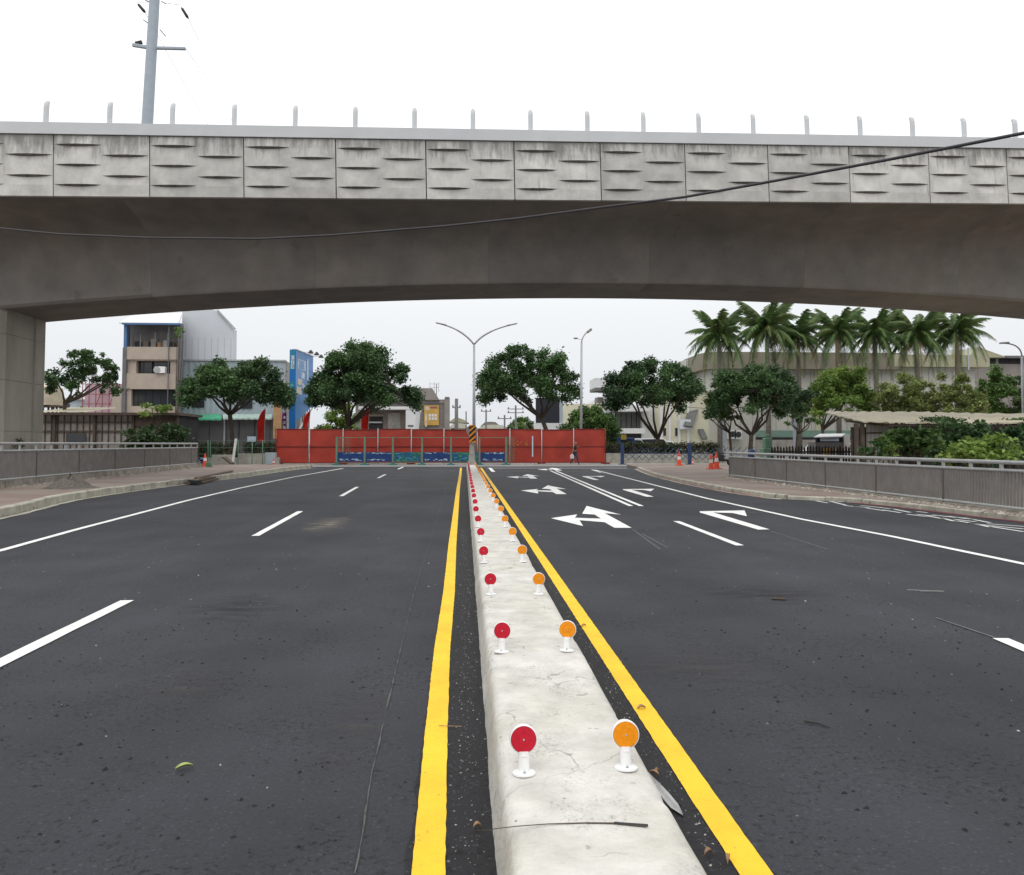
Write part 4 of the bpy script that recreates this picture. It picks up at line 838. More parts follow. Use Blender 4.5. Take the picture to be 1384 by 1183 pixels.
# ================================================================ LAMPS, SIGNS, POLES
def curve3(a, c, b, n=10): a, b, c = Vector(a), Vector(b), Vector(c); return [a*(1-t)**2 + c*2*t*(1-t) + b*t*t for t in [i/n for i in range(n+1)]]
YL = 51.0
fk = at(641,466,YL); L0 = Vector((at(640.5,600,YL).x, YL, 0))
lamp = thing('street_lamp', 'tall slender twin-armed grey street lamp at the end of the median', 'street lamp', L0)
MB().tube([L0, L0+Vector((0,0,4)), Vector((L0.x,YL,fk.z))], [.12,.095,.07], n=14).build('pole', M['lamp_grey'], lamp, smooth=True)
for tip, cpx in (((590,436.5),(625,444)), ((698,437.5),(655,446))):
    e_ = at(*tip, YL); m_ = at(*cpx, YL); arm = MB().tube(curve3((L0.x,YL,fk.z), m_, e_, 14), [.06]*8+[.05]*7, n=8).build('arm', M['lamp_grey'], lamp, smooth=True)
    d = (e_-m_).normalized(); MB().beam(e_-d*.65, e_+d*.05, .2, .07).build('lamp_head', M['lamp_grey'], arm, bevel=.02)
YN = 49.6; nx = (at(637.5,620,YN).x)
nz_ = thing('median_nose', 'tapered grey concrete block at the end of the median below the striped sign', 'bollard', (nx,YN,.2))
b = MB(); z1 = at(638,597,YN).z
b.v = [(nx-.22,YN-.25,.2),(nx+.24,YN-.25,.2),(nx+.24,YN+.4,.2),(nx-.22,YN+.4,.2),(nx-.1,YN,z1),(nx+.11,YN,z1),(nx+.11,YN+.25,z1),(nx-.1,YN+.25,z1)]
b.f = [(0,3,2,1),(4,5,6,7),(0,1,5,4),(1,2,6,5),(2,3,7,6),(3,0,4,7)]; b.m = [0]*6
b.build('block', M['nose'], nz_, bevel=.02)
YS = YN-.05; sx, szt = XZ(638.5,574.5,YS); _, szb = XZ(638.5,599,YS)
sg = thing('hazard_sign', 'narrow orange and black striped hazard plate with round sign behind it on the median end', 'sign', (sx, YS, 1.4))
MB().tube([(sx,YS+.02,1.2),(sx,YS+.02,szt+.3)], .03, n=8).build('sign_post', M['galv'], sg, smooth=True)
MB().lathe([(.36,.0),(.36,.02)], c=(sx-.02,YS+.05,at(638,582,YS).z), n=32, axis='y').build('round_sign_back', M['sign_back'], sg)
MB().box(sx-.20,YS-.03,szb,sx+.20,YS-.012,szt).build('striped_plate', M['black'], sg)
b = MB(); hh = szt-szb; st = .24
for k in range(-2, 5):
    z = szb + k*.34
    poly = [(sx-.20, z), (sx+.20, z+.36), (sx+.20, z+.36+.15), (sx-.20, z+.15)]
    poly = [(x, min(max(zz, szb), szt)) for x, zz in poly]
    if len({round(q[1],3) for q in poly}) > 1:
        b.extrude_y(poly, YS-.034, YS-.0305)
b.build('orange_stripe', M['orange'], sg)
# right-hand lamp behind the fence
Y = 62; base = at(785,600,Y); tp = at(786,463,Y)
l2 = thing('street_lamp', 'single-armed street lamp rising behind the red fence beside the leaning tree', 'street lamp', (base.x,Y,0))
MB().tube([(base.x,Y,0),(tp.x,Y,tp.z)], [.13,.08], n=10).build('pole', M['lamp_grey'], l2, smooth=True)
e_ = at(796,447.5,Y); MB().tube(curve3((tp.x,Y,tp.z), at(787,453,Y), e_), .05, n=8).build('arm', M['lamp_grey'], l2, smooth=True)
MB().beam(e_-Vector((.15,0,.12)), e_+Vector((.22,0,.16)), .3, .2).build('lamp_head', M['sign_back'], l2, bevel=.05)
for px_, py_ in ((778,457.5),):
    pp = at(px_, py_, Y); MB().lathe([(.1,-.05),(.2,0),(.15,.06)], c=pp, n=12).build('camera_dome', M['sign_back'], l2); MB().tube([pp, (tp.x,Y,pp.z-.1)], .02, n=6).build('bracket', M['lamp_grey'], l2)
# far right lamp
Y = 42; tp = at(1380,482,Y); bs = at(1384,600,Y)
l3 = thing('street_lamp', 'white curved street lamp at the right edge above the cream roof', 'street lamp', (bs.x,Y,0))
MB().tube([(bs.x,Y,0),(tp.x+.05,Y,tp.z)], [.085,.06], n=10).build('pole', M['lamp_grey'], l3, smooth=True)
e_ = at(1352,464,Y); MB().tube(curve3((tp.x+.05,Y,tp.z), at(1380,463,Y), e_), .04, n=8).build('arm', M['lamp_grey'], l3, smooth=True)
MB().beam(e_-Vector((.05,0,0)), e_+Vector((.5,0,.04)), .2, .1).build('lamp_head', M['lamp_grey'], l3, bevel=.05)
# transmission monopole
Y = 115; pb = at(181,600,Y); p1 = at(199,168,Y); p2 = at(210,-20,Y)
mp_ = thing('transmission_pole', 'tall pale blue-grey steel power pole rising behind the overpass at upper left', 'utility pole', (pb.x,Y,0))
MB().tube([(pb.x,Y,0), p1, p2, p2+(p2-p1)*.25], [.95,.78,.70,.62], n=18).build('pole', M['pole_blue'], mp_, smooth=True)
for z_, xl, xr in ((64,179,251),):
    MB().beam(at(xl,61,Y), at(204,65,Y), .45,.5).build('cross_arm', M['pole_blue'], mp_, bevel=.1); MB().beam(at(204,65,Y), at(xr,66,Y), .45,.42).build('cross_arm', M['pole_blue'], mp_, bevel=.1)
    MB().beam(at(183,59,Y), at(192,57,Y), .4,.4).build('clamp', M['dark'], mp_)
ins = M['dark']
for a, c, w0, w1 in (((186,5),(197,18),(185,3),(203,3)), ((245,10),(255,26),(222,4),(244,7))):
    i_ = MB().tube([at(*a,Y), at((a[0]*.85+c[0]*.15),(a[1]*.85+c[1]*.15),Y), at((a[0]*.2+c[0]*.8),(a[1]*.2+c[1]*.8),Y), at(*c,Y)], [.05,.2,.22,.04], n=10).build('insulator', M['pole_blue'], mp_, smooth=True)
    MB().tube([at(*w0,Y), at(*w1,Y)], .04, n=6).build('link_rod', M['pole_blue'], mp_)
    i_.data.materials[0] = M['dark']
for a, c in (((194,27),(202,33)), ((216,40),(224,49)), ((218,2),(224,5)), ((196,0),(203,3))): MB().tube([at(*a,Y), at(*c,Y)], .09, n=6).build('bracket', M['pole_blue'], mp_)
for a, m_, c in (((255,26),(276,70),(330,175)), ((251,66),(279,105),(345,215)), ((197,18),(253,121),(320,235))):
    tag(MB().tube([at(*a,115), at(*m_,150), at(*c,240)], [.035,.03,.03], n=5).build('power_line', M['pole_blue'], smooth=True), 'thin power line running from the steel pole to behind the overpass, '+{26:'highest insulator',66:'cross-arm tip',18:'left insulator'}[a[1]], 'power line', 'power lines')
# small distant utility poles
def upole(px, y0, Y, label, r=.14, arms=()):
    x, z = XZ(px, y0, Y); t = thing('utility_pole', label, 'utility pole', (x,Y,0), 'distant utility poles')
    MB().tube([(x,Y,0),(x,Y,z)], [r*1.25,r], n=8).build('pole', M['column_grey'], t, smooth=True)
    for ya, w_ in arms:
        _, za = XZ(px, ya, Y); MB().box(x-w_,Y-.06,za-.06,x+w_,Y+.06,za+.06).build('cross_arm', M['column_grey'], t)
        for s in (-1,0,1): MB().lathe([(.07,0),(.1,.1),(.05,.26)], c=(x+s*w_*.85,Y,za+.06), n=8).build('insulator', M['column_grey'], t)
upole(617,539,95,'dark thick utility pole between the grey house and the median lamp',.2,((551,.5),))
upole(657,554,120,'thin utility pole just right of the median lamp',.12,((556,.8),))
upole(697,548,120,'utility pole with two cross-arms standing over the distant round tree',.13,((553,1.3),(558,1.3)))
upole(630,556,150,'faint thin pole just left of the median lamp',.12)
upole(682,561,110,'short utility pole carrying a camera box among the far roofs',.12,((566,1.0),))
upole(829,552,74,'brownish pole in front of the grey garage building',.13)
upole(590,519,100,'very thin mast above the grey gabled house',.05)
# ================================================================ BUILDINGS
def bld(name, label, px, Y, cat='building'):
    return thing(name, label, cat, (at(px,600,Y).x, Y, 0))
def wbox(root, name, m, x0, x1, y0, y1, Y, D, z0=None, mi=0, bevel=0, proud=0):
    """box whose front is at distance Y, spanning what the photograph shows; D metres deep"""
    a = at(x0, 600, Y).x; c = at(x1, 600, Y).x; xm = (x0+x1)/2
    zt = at(xm, y0, Y).z; zb_ = at(xm, y1, Y).z if z0 is None else z0
    return MB().box(min(a,c), Y-proud, zb_, max(a,c), Y+D, zt).build(name, M[m], root, bevel=bevel)
def window(root, x0, x1, y0, y1, Y, nm=2, proud=.0, frame='galv', glass='glass'):
    a, zt = XZ(x0, y0, Y); c, zb_ = XZ(x1, y1, Y); zb_ = at((x0+x1)/2, y1, Y).z; zt = at((x0+x1)/2, y0, Y).z
    f = MB(); t = .05
    f.box(a,Y-.06-proud,zb_,c,Y-.004-proud,zb_+t); f.box(a,Y-.06-proud,zt-t,c,Y-.004-proud,zt)
    for k in range(nm+1):
        x = a+(c-a-t)*k/nm; f.box(x,Y-.061-proud,zb_+t,x+t,Y-.005-proud,zt-t)
    fo = f.build('window', M[frame], root)
    for k in range(nm):
        xl = a+(c-a-t)*k/nm+t; xr = a+(c-a-t)*(k+1)/nm
        MB().box(xl,Y-.03-proud,zb_+t,xr,Y-.015-proud,zt-t).build('pane', M[glass], fo)
    return fo
def corr(a, b_, z0, z1, pitch, amp, name, m, root):     # corrugated upright sheet from plan point a to b_
    a = Vector(a); b_ = Vector(b_); L = (b_-a).length; d = (b_-a)/L; n = Vector((-d.y, d.x)); N_ = max(2, int(L/pitch)*2); pts = []
    for i in range(N_+1):
        p = a + d*(L*i/N_) + n*(amp if i % 2 else 0); pts.append(p)
    b = MB().grid([[(p.x,p.y,z0) for p in pts], [(p.x,p.y,z1) for p in pts]])
    return b.build(name, M[m], root, fix=False)
# --- beige town house
Y = 72; B = bld('town_house', 'narrow beige four-storey house with dark balconies and open roof deck at left', 202, Y)
xl, xr = at(165,600,Y).x, at(240,600,Y).x; W = lambda *a, **k: wbox(B, *a, **k)
MB().box(xl,Y+1.2,0,xr-.35,Y+2.0,at(200,436,Y).z).build('wall', M['column_grey'], B)
W('wall','beige',166,238,549,610,Y,1.1,z0=0); W('wall','beige',166,176,526,549,Y,1.1); W('wall','beige',236,238.2,526,549,Y,1.1)
W('wall','beige',168,238,505,526,Y-.15,1.2); W('balcony_wall','beige',168,238,469,486,Y-.2,.2); W('floor_slab','beige',168,238,485.9,487.5,Y-.1,1.3)
W('wall','beige',168,182,487.5,505,Y+.05,1.0); W('wall','beige',228,238,487.5,505,Y+.05,1.0)
W('window_recess','dark_in',182,228,487.5,505,Y+.6,.4); window(B,183,206,489,505,Y+.59,2,frame='dark'); window(B,208,227,489,505,Y+.59,1,frame='dark')
W('window_recess','dark_in',176,236,526,549,Y+.4,.4); window(B,177,206,527,548.5,Y+.39,3,frame='dark'); window(B,207,235,527,548.5,Y+.39,3,frame='dark')
W('column','column_grey',163,168.2,470,610,Y-.25,.6,z0=0); W('column','column_grey',238,241.5,437,610,Y-.25,.6,z0=0)
W('column','blue_post',164,168,437,470,Y-.25,.4); W('deck_wall','dark_in',170,236,437,469,Y+3,.2)
for i, x in enumerate((176,186,196,206,214,223,231)): W('deck_post','column_grey' if i%2 else 'rust',x,x+1.6,449+R.random()*4,469,Y+.1,.06)
for i, (x, c) in enumerate(((179,'dark'),(191,'shop_brown'),(201,'panel_wall'),(210,'ochre'),(218,'galv'),(227,'dark'))): W('stored_box',c,x,x+7,458+R.random()*5,469,Y+.8,.4)
xa, za = XZ(161,436,Y-.5); xb, _ = XZ(241,436,Y-.5); zt = at(200,417,Y).z
b = MB(); b.face([(xa,Y-.5,za),(xb,Y-.5,za),(xb-.9,Y+3,zt+.1),(xa,Y+3,zt+.1)]); b.face([(xa,Y-.5,za-.12),(xb,Y-.5,za-.12),(xb-.9,Y+3,zt-.02),(xa,Y+3,zt-.02)]); b.face([(xa,Y-.5,za-.12),(xb,Y-.5,za-.12),(xb,Y-.5,za),(xa,Y-.5,za)])
b.build('roof', M['white_wall'], B, fix=False); W('fascia','blue_post',161,241,436.5,439,Y-.52,.1)
ac = wbox(B,'air_conditioner','white',207,221,495.5,504.5,Y-.35,.5,bevel=.03)
x, z = XZ(212,500,Y-.36); MB().lathe([(.3,0),(.3,-.02),(.22,-.03)], c=(x,Y-.355,z), n=20, axis='y').build('fan_grille', M['galv'], ac)
W('drain_pipe','column_grey',224.8,225.8,440,600,Y-.32,.05)
# --- white / pale blue sheet metal building
Y = 75; B = bld('sheet_metal_building', 'white sheet metal upper building over a pale blue wall with green awnings and shutters', 312, Y)
xl = at(240,600,Y).x; xk = at(289,600,Y).x; xr = at(311,600,Y).x
b = MB().extrude_y([(xl,0.1),(xr,0.1),(xr,at(315,444,Y).z),(xk,at(291,419,Y).z),(xl,at(241,408,Y).z)], Y+.6, Y+1.6); b.build('wall', M['metal_white'], B)
b = MB(); b.beam((xk,Y+.5,at(291,418,Y).z),(xr+.15,Y+.5,at(315,443.5,Y).z),.3,.12); b.build('roof_edge', M['galv'], B)
for k in range(8):
    x = xl+(xr-xl)*(k+.6)/8; MB().box(x-.012,Y+.58,5,x+.012,Y+.6,at(250,455,Y).z).build('sheet_seam', M['metal_blue'], B)
zt = at(300,487,Y).z; zm = at(300,566,Y).z
corr((xl,Y), (at(385,600,Y).x,Y), zm, zt, .5, .05, 'corrugated_wall', 'metal_blue', B)
MB().box(xl,Y+.1,0,at(385,600,Y).x,Y+.55,zt).build('wall', M['column_grey'], B)
xa = at(385,600,Y).x; b = MB().box(xa,Y+.06,0,xa+.12,Y+9,zt-.1); b.build('side_wall', M['panel_wall'], B)
W = lambda *a, **k: wbox(B, *a, **k)
window(B,260,276,530,551,Y-.02,2,frame='dark'); window(B,325,341,527,552.5,Y-.02,2,frame='dark'); W('cornice','galv',240,385,486,488,Y-.12,.2)
def awning(x0,x1,y0,y1,m):
    a, za = XZ(x0,y0,Y-.1); c, _ = XZ(x1,y0,Y-.1); zl = at(x0,y1,Y-1.3).z; a2 = at(x0,600,Y-1.3).x; c2 = at(x1,600,Y-1.3).x
    b = MB(); n = int((c-a)/.25); top = []; bot = []
    for i in range(n+1): t = i/n; o_ = .04*(i%2); top.append((a+(c-a)*t,Y-.1,za+o_)); bot.append((a2+(c2-a2)*t,Y-1.3,zl+o_))
    b.grid([top,bot]); b.grid([[(p[0],p[1],p[2]) for p in bot],[(p[0],p[1],p[2]-.16) for p in bot]]); b.build('awning', M[m], B, fix=False)
awning(240,299,560,566,'green_awning'); awning(301,367,560,565,'pale_awning')
for i, x in enumerate((243,263,283,303,324,345)):
    x2 = x+19; s_ = W('roller_shutter','shutter',x,x2,567,608,Y-.05,.06,z0=0)
    b = MB(); a, c = at(x,600,Y).x, at(x2,600,Y).x
    for k in range(14): b.box(a+.04,Y-.085,.2+k*.17,c-.04,Y-.05,.2+k*.17+.12)
    tag(b.build('shutter_slats', M['shutter'], s_, fix=False), kind='stuff')
for x in (267,347): W('notice','bill_pale',x-13,x-1,590,597,Y-.25,.03)
W('column','galv',302,303.6,566,600,Y-.4,.15,z0=0); W('ochre_column','ochre',369,378,523,577,Y-1.4,.6,z0=2.0); W('column','column_grey',371,375,577,600,Y-1.2,.4,z0=0)
# --- pink wall with scaffold
Y = 84; B = bld('scaffolded_building', 'pink-walled low building behind reddish scaffolding', 136, Y)
wbox(B,'wall','pink_wall',113,163,519,600,Y,6,z0=0)
for x in range(112,166,9):
    a, zt = XZ(x,514,Y-.6); MB().tube([(a,Y-.6,0),(a,Y-.6,zt)], .05, n=5).build('scaffold_pole', M['scaffold'], B)
for y in (519,533,546): a, z = XZ(111,y,Y-.6); c = at(164,600,Y).x; MB().tube([(a,Y-.6,z),(c,Y-.6,z)], .045, n=5).build('scaffold_pole', M['scaffold'], B)
for x in (130,148): MB().tube([at(x,548,Y-.55), at(x+10,520,Y-.55)], .045, n=5).build('scaffold_pole', M['scaffold'], B)
wbox(B,'wall','beige',150,162,528,600,Y-2.5,1,z0=0)
# --- dark shed along the left
Y = 50; B = bld('shed', 'long low shed with pale wall panels, dark battens and dark roof edge behind left railing', 150, Y, 'shed')
xl, xr = at(52,600,Y).x, at(240,600,Y).x; zt = at(150,559,Y).z
n = 22
for i in range(n):
    a = xl+(xr-xl)*i/n; c = xl+(xr-xl)*(i+1)/n; MB().box(a+.03,Y,0,c-.03,Y+.05,zt-.1).build('wall_panel', M['panel_wall'], B)
    MB().box(a-.03,Y-.05,0,a+.03,Y+.0,zt-.1).build('batten', M['rust'], B)
for y in (571,583): z = at(150,y,Y).z; MB().box(xl,Y-.09,z-.04,xr,Y-.052,z+.04).build('cross_batten', M['rust'], B)
MB().box(xl-.3,Y-.5,zt-.12,xr+.2,Y+4,zt+.04).build('roof', M['rust'], B); MB().box(xl,Y+.1,0,xr,Y+3.8,zt-.14).build('inner_wall', M['dark_in'], B)
wbox(B,'window_frame','rust',89,116,585,598,Y-.12,.02); wbox(B,'window_pane','glass',91,114,586.5,598,Y-.135,.01)
wbox(B,'side_panel','rust',180,240,560,576,Y-.15,.02)
for x in (75,129,181,240): a = at(x,600,Y).x; MB().box(a-.07,Y-.25,0,a+.07,Y-.1,zt-.12).build('post', M['rust'], B)
B = bld('shed', 'cream corrugated shed roof beside the pier, under the dark wide tree', 90, 56, 'shed')
a, z = XZ(50,552,56); c, _ = XZ(118,556,56); b = MB().box(a,56.2,0,c,60,z-.35); b.build('wall', M['panel_wall'], B)
b = MB(); n = 24; b.grid([[(a+(c-a)*i/n, 55.6, z-.28+.03*(i%2)) for i in range(n+1)], [(a+(c-a)*i/n, 60.5, z+.25+.03*(i%2)) for i in range(n+1)]]); b.build('roof', M['cream_roof'], B, fix=False)
# water tanks
Y = 64
for px, r, y0, y1, m_, lb in ((66,1.0,519,548,'tank','cream ribbed water tank on a stand beside the pier'),(74,.45,532,546,'cyl_tank','small steel blue tank next to the cream water tank')):
    x, zt = XZ(px, y0, Y); zb_ = at(px, y1, Y).z; B = thing('water_tank', lb, 'water tank', (x,Y,0))
    pr = [(r*.3,zt),(r*.6,zt-.1),(r,zt-.35)]; k = 0; z = zt-.35
    while z > zb_+.2: pr += [(r*(1.03 if k%2 else .99),z)]; z -= .18; k += 1
    MB().lathe(pr+[(r,zb_)], c=(x,Y,0), n=24).build('tank', M[m_], B, smooth='auto'); MB().box(x-r,Y-r*.8,zb_-.15,x+r,Y+r*.8,zb_-.005).build('platform', M['rust'], B)
    for sx_ in (-1,1):
        for sy in (-1,1): MB().box(x+sx_*r*.7-.06,Y+sy*r*.6-.06,0,x+sx_*r*.7+.06,Y+sy*r*.6+.06,zb_-.15).build('leg', M['rust'], B)
# small grey house between tank and pink wall
B = bld('small_house', 'distant grey house with dark window seen under the dark wide tree', 90, 110); wbox(B,'wall','metal_blue',80,100,540,600,110,5,z0=0); wbox(B,'roof','galv',78,102,538,540,109.6,6); window(B,84,94,546,556,110,2,frame='dark')
# --- blue billboard
Y = 66; B = thing('billboard', 'tall blue two-sided advertising billboard between two big trees', 'billboard', (at(398,600,Y).x, Y, 0))
nx0, nx1 = at(390,600,Y).x, at(398.5,600,Y).x; zt = at(395,472.5,Y).z
MB().box(nx0,Y,1.2,nx1,Y+.35,zt).build('narrow_face', M['bill_blue'], B)
wz = lambda y: at(394,y,Y).z
for y0, y1, c in ((473,500,'bill_teal'),(516,548,'bill_teal')): MB().box(nx0+.03,Y-.015,wz(y1),nx1-.03,Y-.003,wz(y0)).build('printed_band', M[c], B)
def glyph(b, cx, z, s, Yq, n=7, seed=0):
    r_ = random.Random(seed)
    for k in range(n):
        if k % 2: x = cx + r_.uniform(-.4,.4)*s; b.box(x-.05*s,Yq-.006,z-.42*s,x+.05*s,Yq,z+.42*s)
        else: zz = z + (k/n-.43)*s; b.box(cx-.42*s,Yq-.007,zz-.05*s,cx+.42*s,Yq-.0005,zz+.05*s)
b = MB()
for i, y in enumerate((483.5,490,496)): glyph(b, (nx0+nx1)/2, wz(y), .34, Y-.017, seed=i)
tag(b.build('lettering', M['white'], B), kind='stuff')
b = MB()
for i, y in enumerate((521,525,529,533,537,541,545)): glyph(b, (nx0+nx1)/2, wz(y), .26, Y-.017, 6, seed=i+9)
tag(b.build('lettering', M['cyan'], B), kind='stuff')
Pf = Vector((nx1+.02, Y, 0)); Pb_ = at(422,600,71.2); Pb_.z = 0
ztf = at(398.5,473,Y).z; zbk = ztf
dv = (Pb_-Pf); nrm = Vector((dv.y,-dv.x,0)).normalized()
def wf(u, z, o_=0): p = Pf + dv*u + nrm*o_; return (p.x, p.y, z)
z_low0, z_low1 = at(399,572,Y).z, at(422,548,71.2).z
b = MB(); P = [wf(0,z_low0),wf(1,z_low1),wf(1,ztf),wf(0,ztf)]; Q = [wf(0,z_low0,-.3),wf(1,z_low1,-.3),wf(1,ztf,-.3),wf(0,ztf,-.3)]
b.v = P+Q; b.f = [(0,1,2,3),(7,6,5,4),(0,4,5,1),(1,5,6,2),(2,6,7,3),(3,7,4,0)]; b.m = [0]*6; b.build('wide_face', M['bill_sky'], B)
def patch(u0,u1,y0,y1,m,o_=.02,name='printed_panel'):
    za, zc = at(400,y0,Y).z, at(400,y1,Y).z
    b = MB(); b.v = [wf(u0,zc,o_),wf(u1,zc,o_),wf(u1,za,o_),wf(u0,za,o_),wf(u0,zc,.002),wf(u1,zc,.002),wf(u1,za,.002),wf(u0,za,.002)]; b.f = [(0,1,2,3),(7,6,5,4),(0,4,5,1),(1,5,6,2),(2,6,7,3),(3,7,4,0)]; b.m=[0]*6
    return b.build(name, M[m], B)
patch(.08,.55,484,498,'bill_pale'); patch(.62,.70,480,510,'bill_pale'); patch(.3,.5,501,509,'bill_pale'); patch(.1,.34,511,519,'bill_cream'); patch(.36,.5,516,522,'bill_pale'); patch(.04,.3,522,532,'bill_cream',.02); patch(.02,.98,533,546,'bill_sky',.012)
b = MB()
for i in range(10):
    za = at(400,486+1.2*i,Y).z; u0 = .12+.03*(i%3); b.face([wf(u0,za,.026),wf(u0+.3,za,.026),wf(u0+.3,za+.045,.026),wf(u0,za+.045,.026)])
tag(b.build('lettering', M['bill_blue'], B, fix=False), kind='stuff')
MB().beam(wf(0,ztf+.03,-.15), wf(1,ztf+.03,-.15), .4,.08).build('top_edge', M['pole_blue'], B)
a_ = Vector(wf(.45,ztf,0)); 
for i, (x, y) in enumerate(((420,476.5),(428,479),(434,482.5))):
    e_ = at(x, y, 67.5+i*1.3); MB().tube([Vector(wf(.3+.3*i,ztf,0)), e_], .02, n=5).build('lamp_arm', M['galv'], B); MB().lathe([(.07,.2),(.2,.02),(.24,-.08)], c=e_, n=10).build('flood_lamp', M['dark'], B)
for k in range(9):
    u = .1+.1*k; MB().beam(wf(u,0,-.15), wf(u,z_low0+(z_low1-z_low0)*u-.02,-.15), .07,.07).build('support_bar', M['white_wall'] if k%3==0 else M['column_grey'], B)
MB().beam(wf(0,z_low0-1.0,.05), wf(1,z_low1-.1,.05), .1,.12).build('stay', M['white_wall'], B)
# --- feather flags
def flag(px, x_top, y0, y1, Y, m, label, w_=9, sail=True):
    xb = at(px,600,Y).x; xt, zt = XZ(x_top,y0,Y); zb_ = at(px,y1,Y).z; root = thing('feather_flag', label, 'flag', (xb,Y,0))
    MB().tube([(xb,Y,0),(xb+.02,Y,zb_),(xt+.03,Y,zt+.1)], .03, n=6).build('flag_pole', M['galv'], root)
    wd = w_*Y/F; rows = []
    for i in range(13):
        t = i/12; z = zb_+(zt-zb_)*t; ed = wd*(math.sin(math.pi*min(1,.5+.5*(1-t)))**.6 if not sail else (1-t**3.5)**.7*(.8+.2*t)+.05); xp = xb+(xt-xb)*t
        rows.append([(xp - ed*u, Y-.03-.09*math.sin(u*5+t*6), z) for u in (0,.25,.5,.75,1)])
    b = MB().grid(rows).grid([[(p[0],p[1]+.012,p[2]) for p in r] for r in rows]); b.build('cloth', M[m], root, smooth=True, fix=False)
flag(357,358,553,597,64,'flag','red feather flag standing in front of the grey shutters',10)
flag(416,419,556,581,65,'flag','red feather flag tip showing above the fence beside the blue billboard',8)
flag(497,499,552,581,65,'flag','red feather flag tip showing above the fence at the white-framed shop',10)
flag(387,387,558,579,68,'purple','purple banner flag with pale print left of the blue billboard',6,sail=False)
x, z = XZ(384.5,570,67.8); b = MB()
for k in range(4): glyph(b, x, z-.9+k*.42, .22, 67.8, 5, seed=k)
tag(b.build('flag_print', M['white']), 'pale characters printed on the purple banner flag', 'lettering', kind='stuff')
# --- white-framed shop and grey houses behind
Y = 86; B = bld('shop', 'low brown shop front inside a thick white frame behind the red fence', 525, Y); W = lambda *a, **k: wbox(B, *a, **k)
W('wall','shop_brown',488,549,553.5,600,Y+1.2,8,z0=0); W('roof_slab','white_wall',484,563,549.5,553.5,Y-.4,9); 
a = at(548.5,600,Y).x; c = at(562.5,600,Y).x; c2 = at(556.5,600,Y).x; zt = at(550,553.6,Y).z
b = MB(); b.extrude_y([(a,0),(c2,0),(c,zt),(a,zt)], Y-.35, Y+8); b.build('side_wall', M['white_wall'], B)
W('recess','dark_in',498,517,563,600,Y+1.1,.08,z0=0); W('lintel','shop_brown',496,519,560,563,Y+.9,.25); W('door_panel','panel_wall',524,541,558,600,Y+1.08,.1,z0=0); W('shelf','galv',498,516,570,572,Y+.8,.2)
x, z = XZ(555,576,Y-.36); b = MB().box(x-.3,Y-.365,z-.1,x+.3,Y-.352,z+.12); b.build('logo_mark', M['column_grey'], B)
Y = 98; B = bld('grey_house', 'grey tiled house with sloping roof and gold banner on its side wall', 560, Y); W = lambda *a, **k: wbox(B, *a, **k)
W('wall','house_grey',556,601,545,600,Y,8,z0=0); W('tower','house_trim',600.5,607.5,538,600,Y-.3,1.5,z0=0); W('upper_wall','house_trim',556,602,540,545,Y-.1,6); W('finial','house_trim',601,607,536.5,538,Y-.4,1.7)
xs = [at(x,600,Y).x for x in (480,590,596,480)]
b = MB(); z0_, z1_ = at(540,541,Y).z, at(540,525,Y).z; xa, xb, xc, xd = at(478,600,Y).x, at(594,600,Y).x, at(584,600,Y).x, at(484,600,Y).x
b.extrude_y([(xa,z0_),(xb,z0_),(xc,z1_),(xd,z1_)], Y-.5, Y+5); b.build('roof', M['house_trim'], B)
W('wall','house_grey',480,556,541,600,Y-.2,8,z0=0); W('parapet','house_trim',480,548,536,541,Y-.9,.6)
window(B,481,487,536,545,Y-.92,1,frame='dark')
for k, y in enumerate((551,556,561,566,571,576)): W('tile_course','house_trim',563,600.4,y,y+.7,Y-.03,.03)
bn = W('banner','gold',573,593,548,575,Y-.2,.06)
b = MB(); x0_, _ = XZ(576,560,Y)
for k in range(6):
    x, z = XZ(581+4*(k%3), 561.5+4.5*(k//3), Y-.22); b.box(x-.14,Y-.215,z-.16,x+.14,Y-.202,z+.16)
tag(b.build('banner_print', M['white_wall'], bn), kind='stuff')
x, z = XZ(577.5,552,Y-.22); MB().lathe([(.28,-.21),(.28,-.205)], c=(x,Y,z), n=16, axis='y').build('banner_emblem', M['bill_cream'], bn)
x, z = XZ(586,551,Y-.22); MB().box(x-.45,Y-.214,z-.12,x+.5,Y-.203,z+.12).build('banner_title', M['scaffold'], bn)
x, z = XZ(576,566,Y-.22); MB().box(x-.13,Y-.214,z-1,x+.1,Y-.203,z+.6).build('banner_strip', M['bill_cream'], bn)
sc_ = thing('scaffold', 'thin grey scaffold frame standing on the grey house roof', 'scaffold', (at(588,600,Y).x,Y+2,at(588,526,Y).z))
for x in (581,587,593): a, zt = XZ(x,517,Y+2); MB().tube([(a,Y+2,at(x,530,Y+2).z),(a,Y+2,zt)], .03, n=4).build('upright', M['galv'], sc_)
for y in (519,524): MB().tube([at(581,y,Y+2), at(593,y,Y+2)], .025, n=4).build('ledger', M['galv'], sc_)
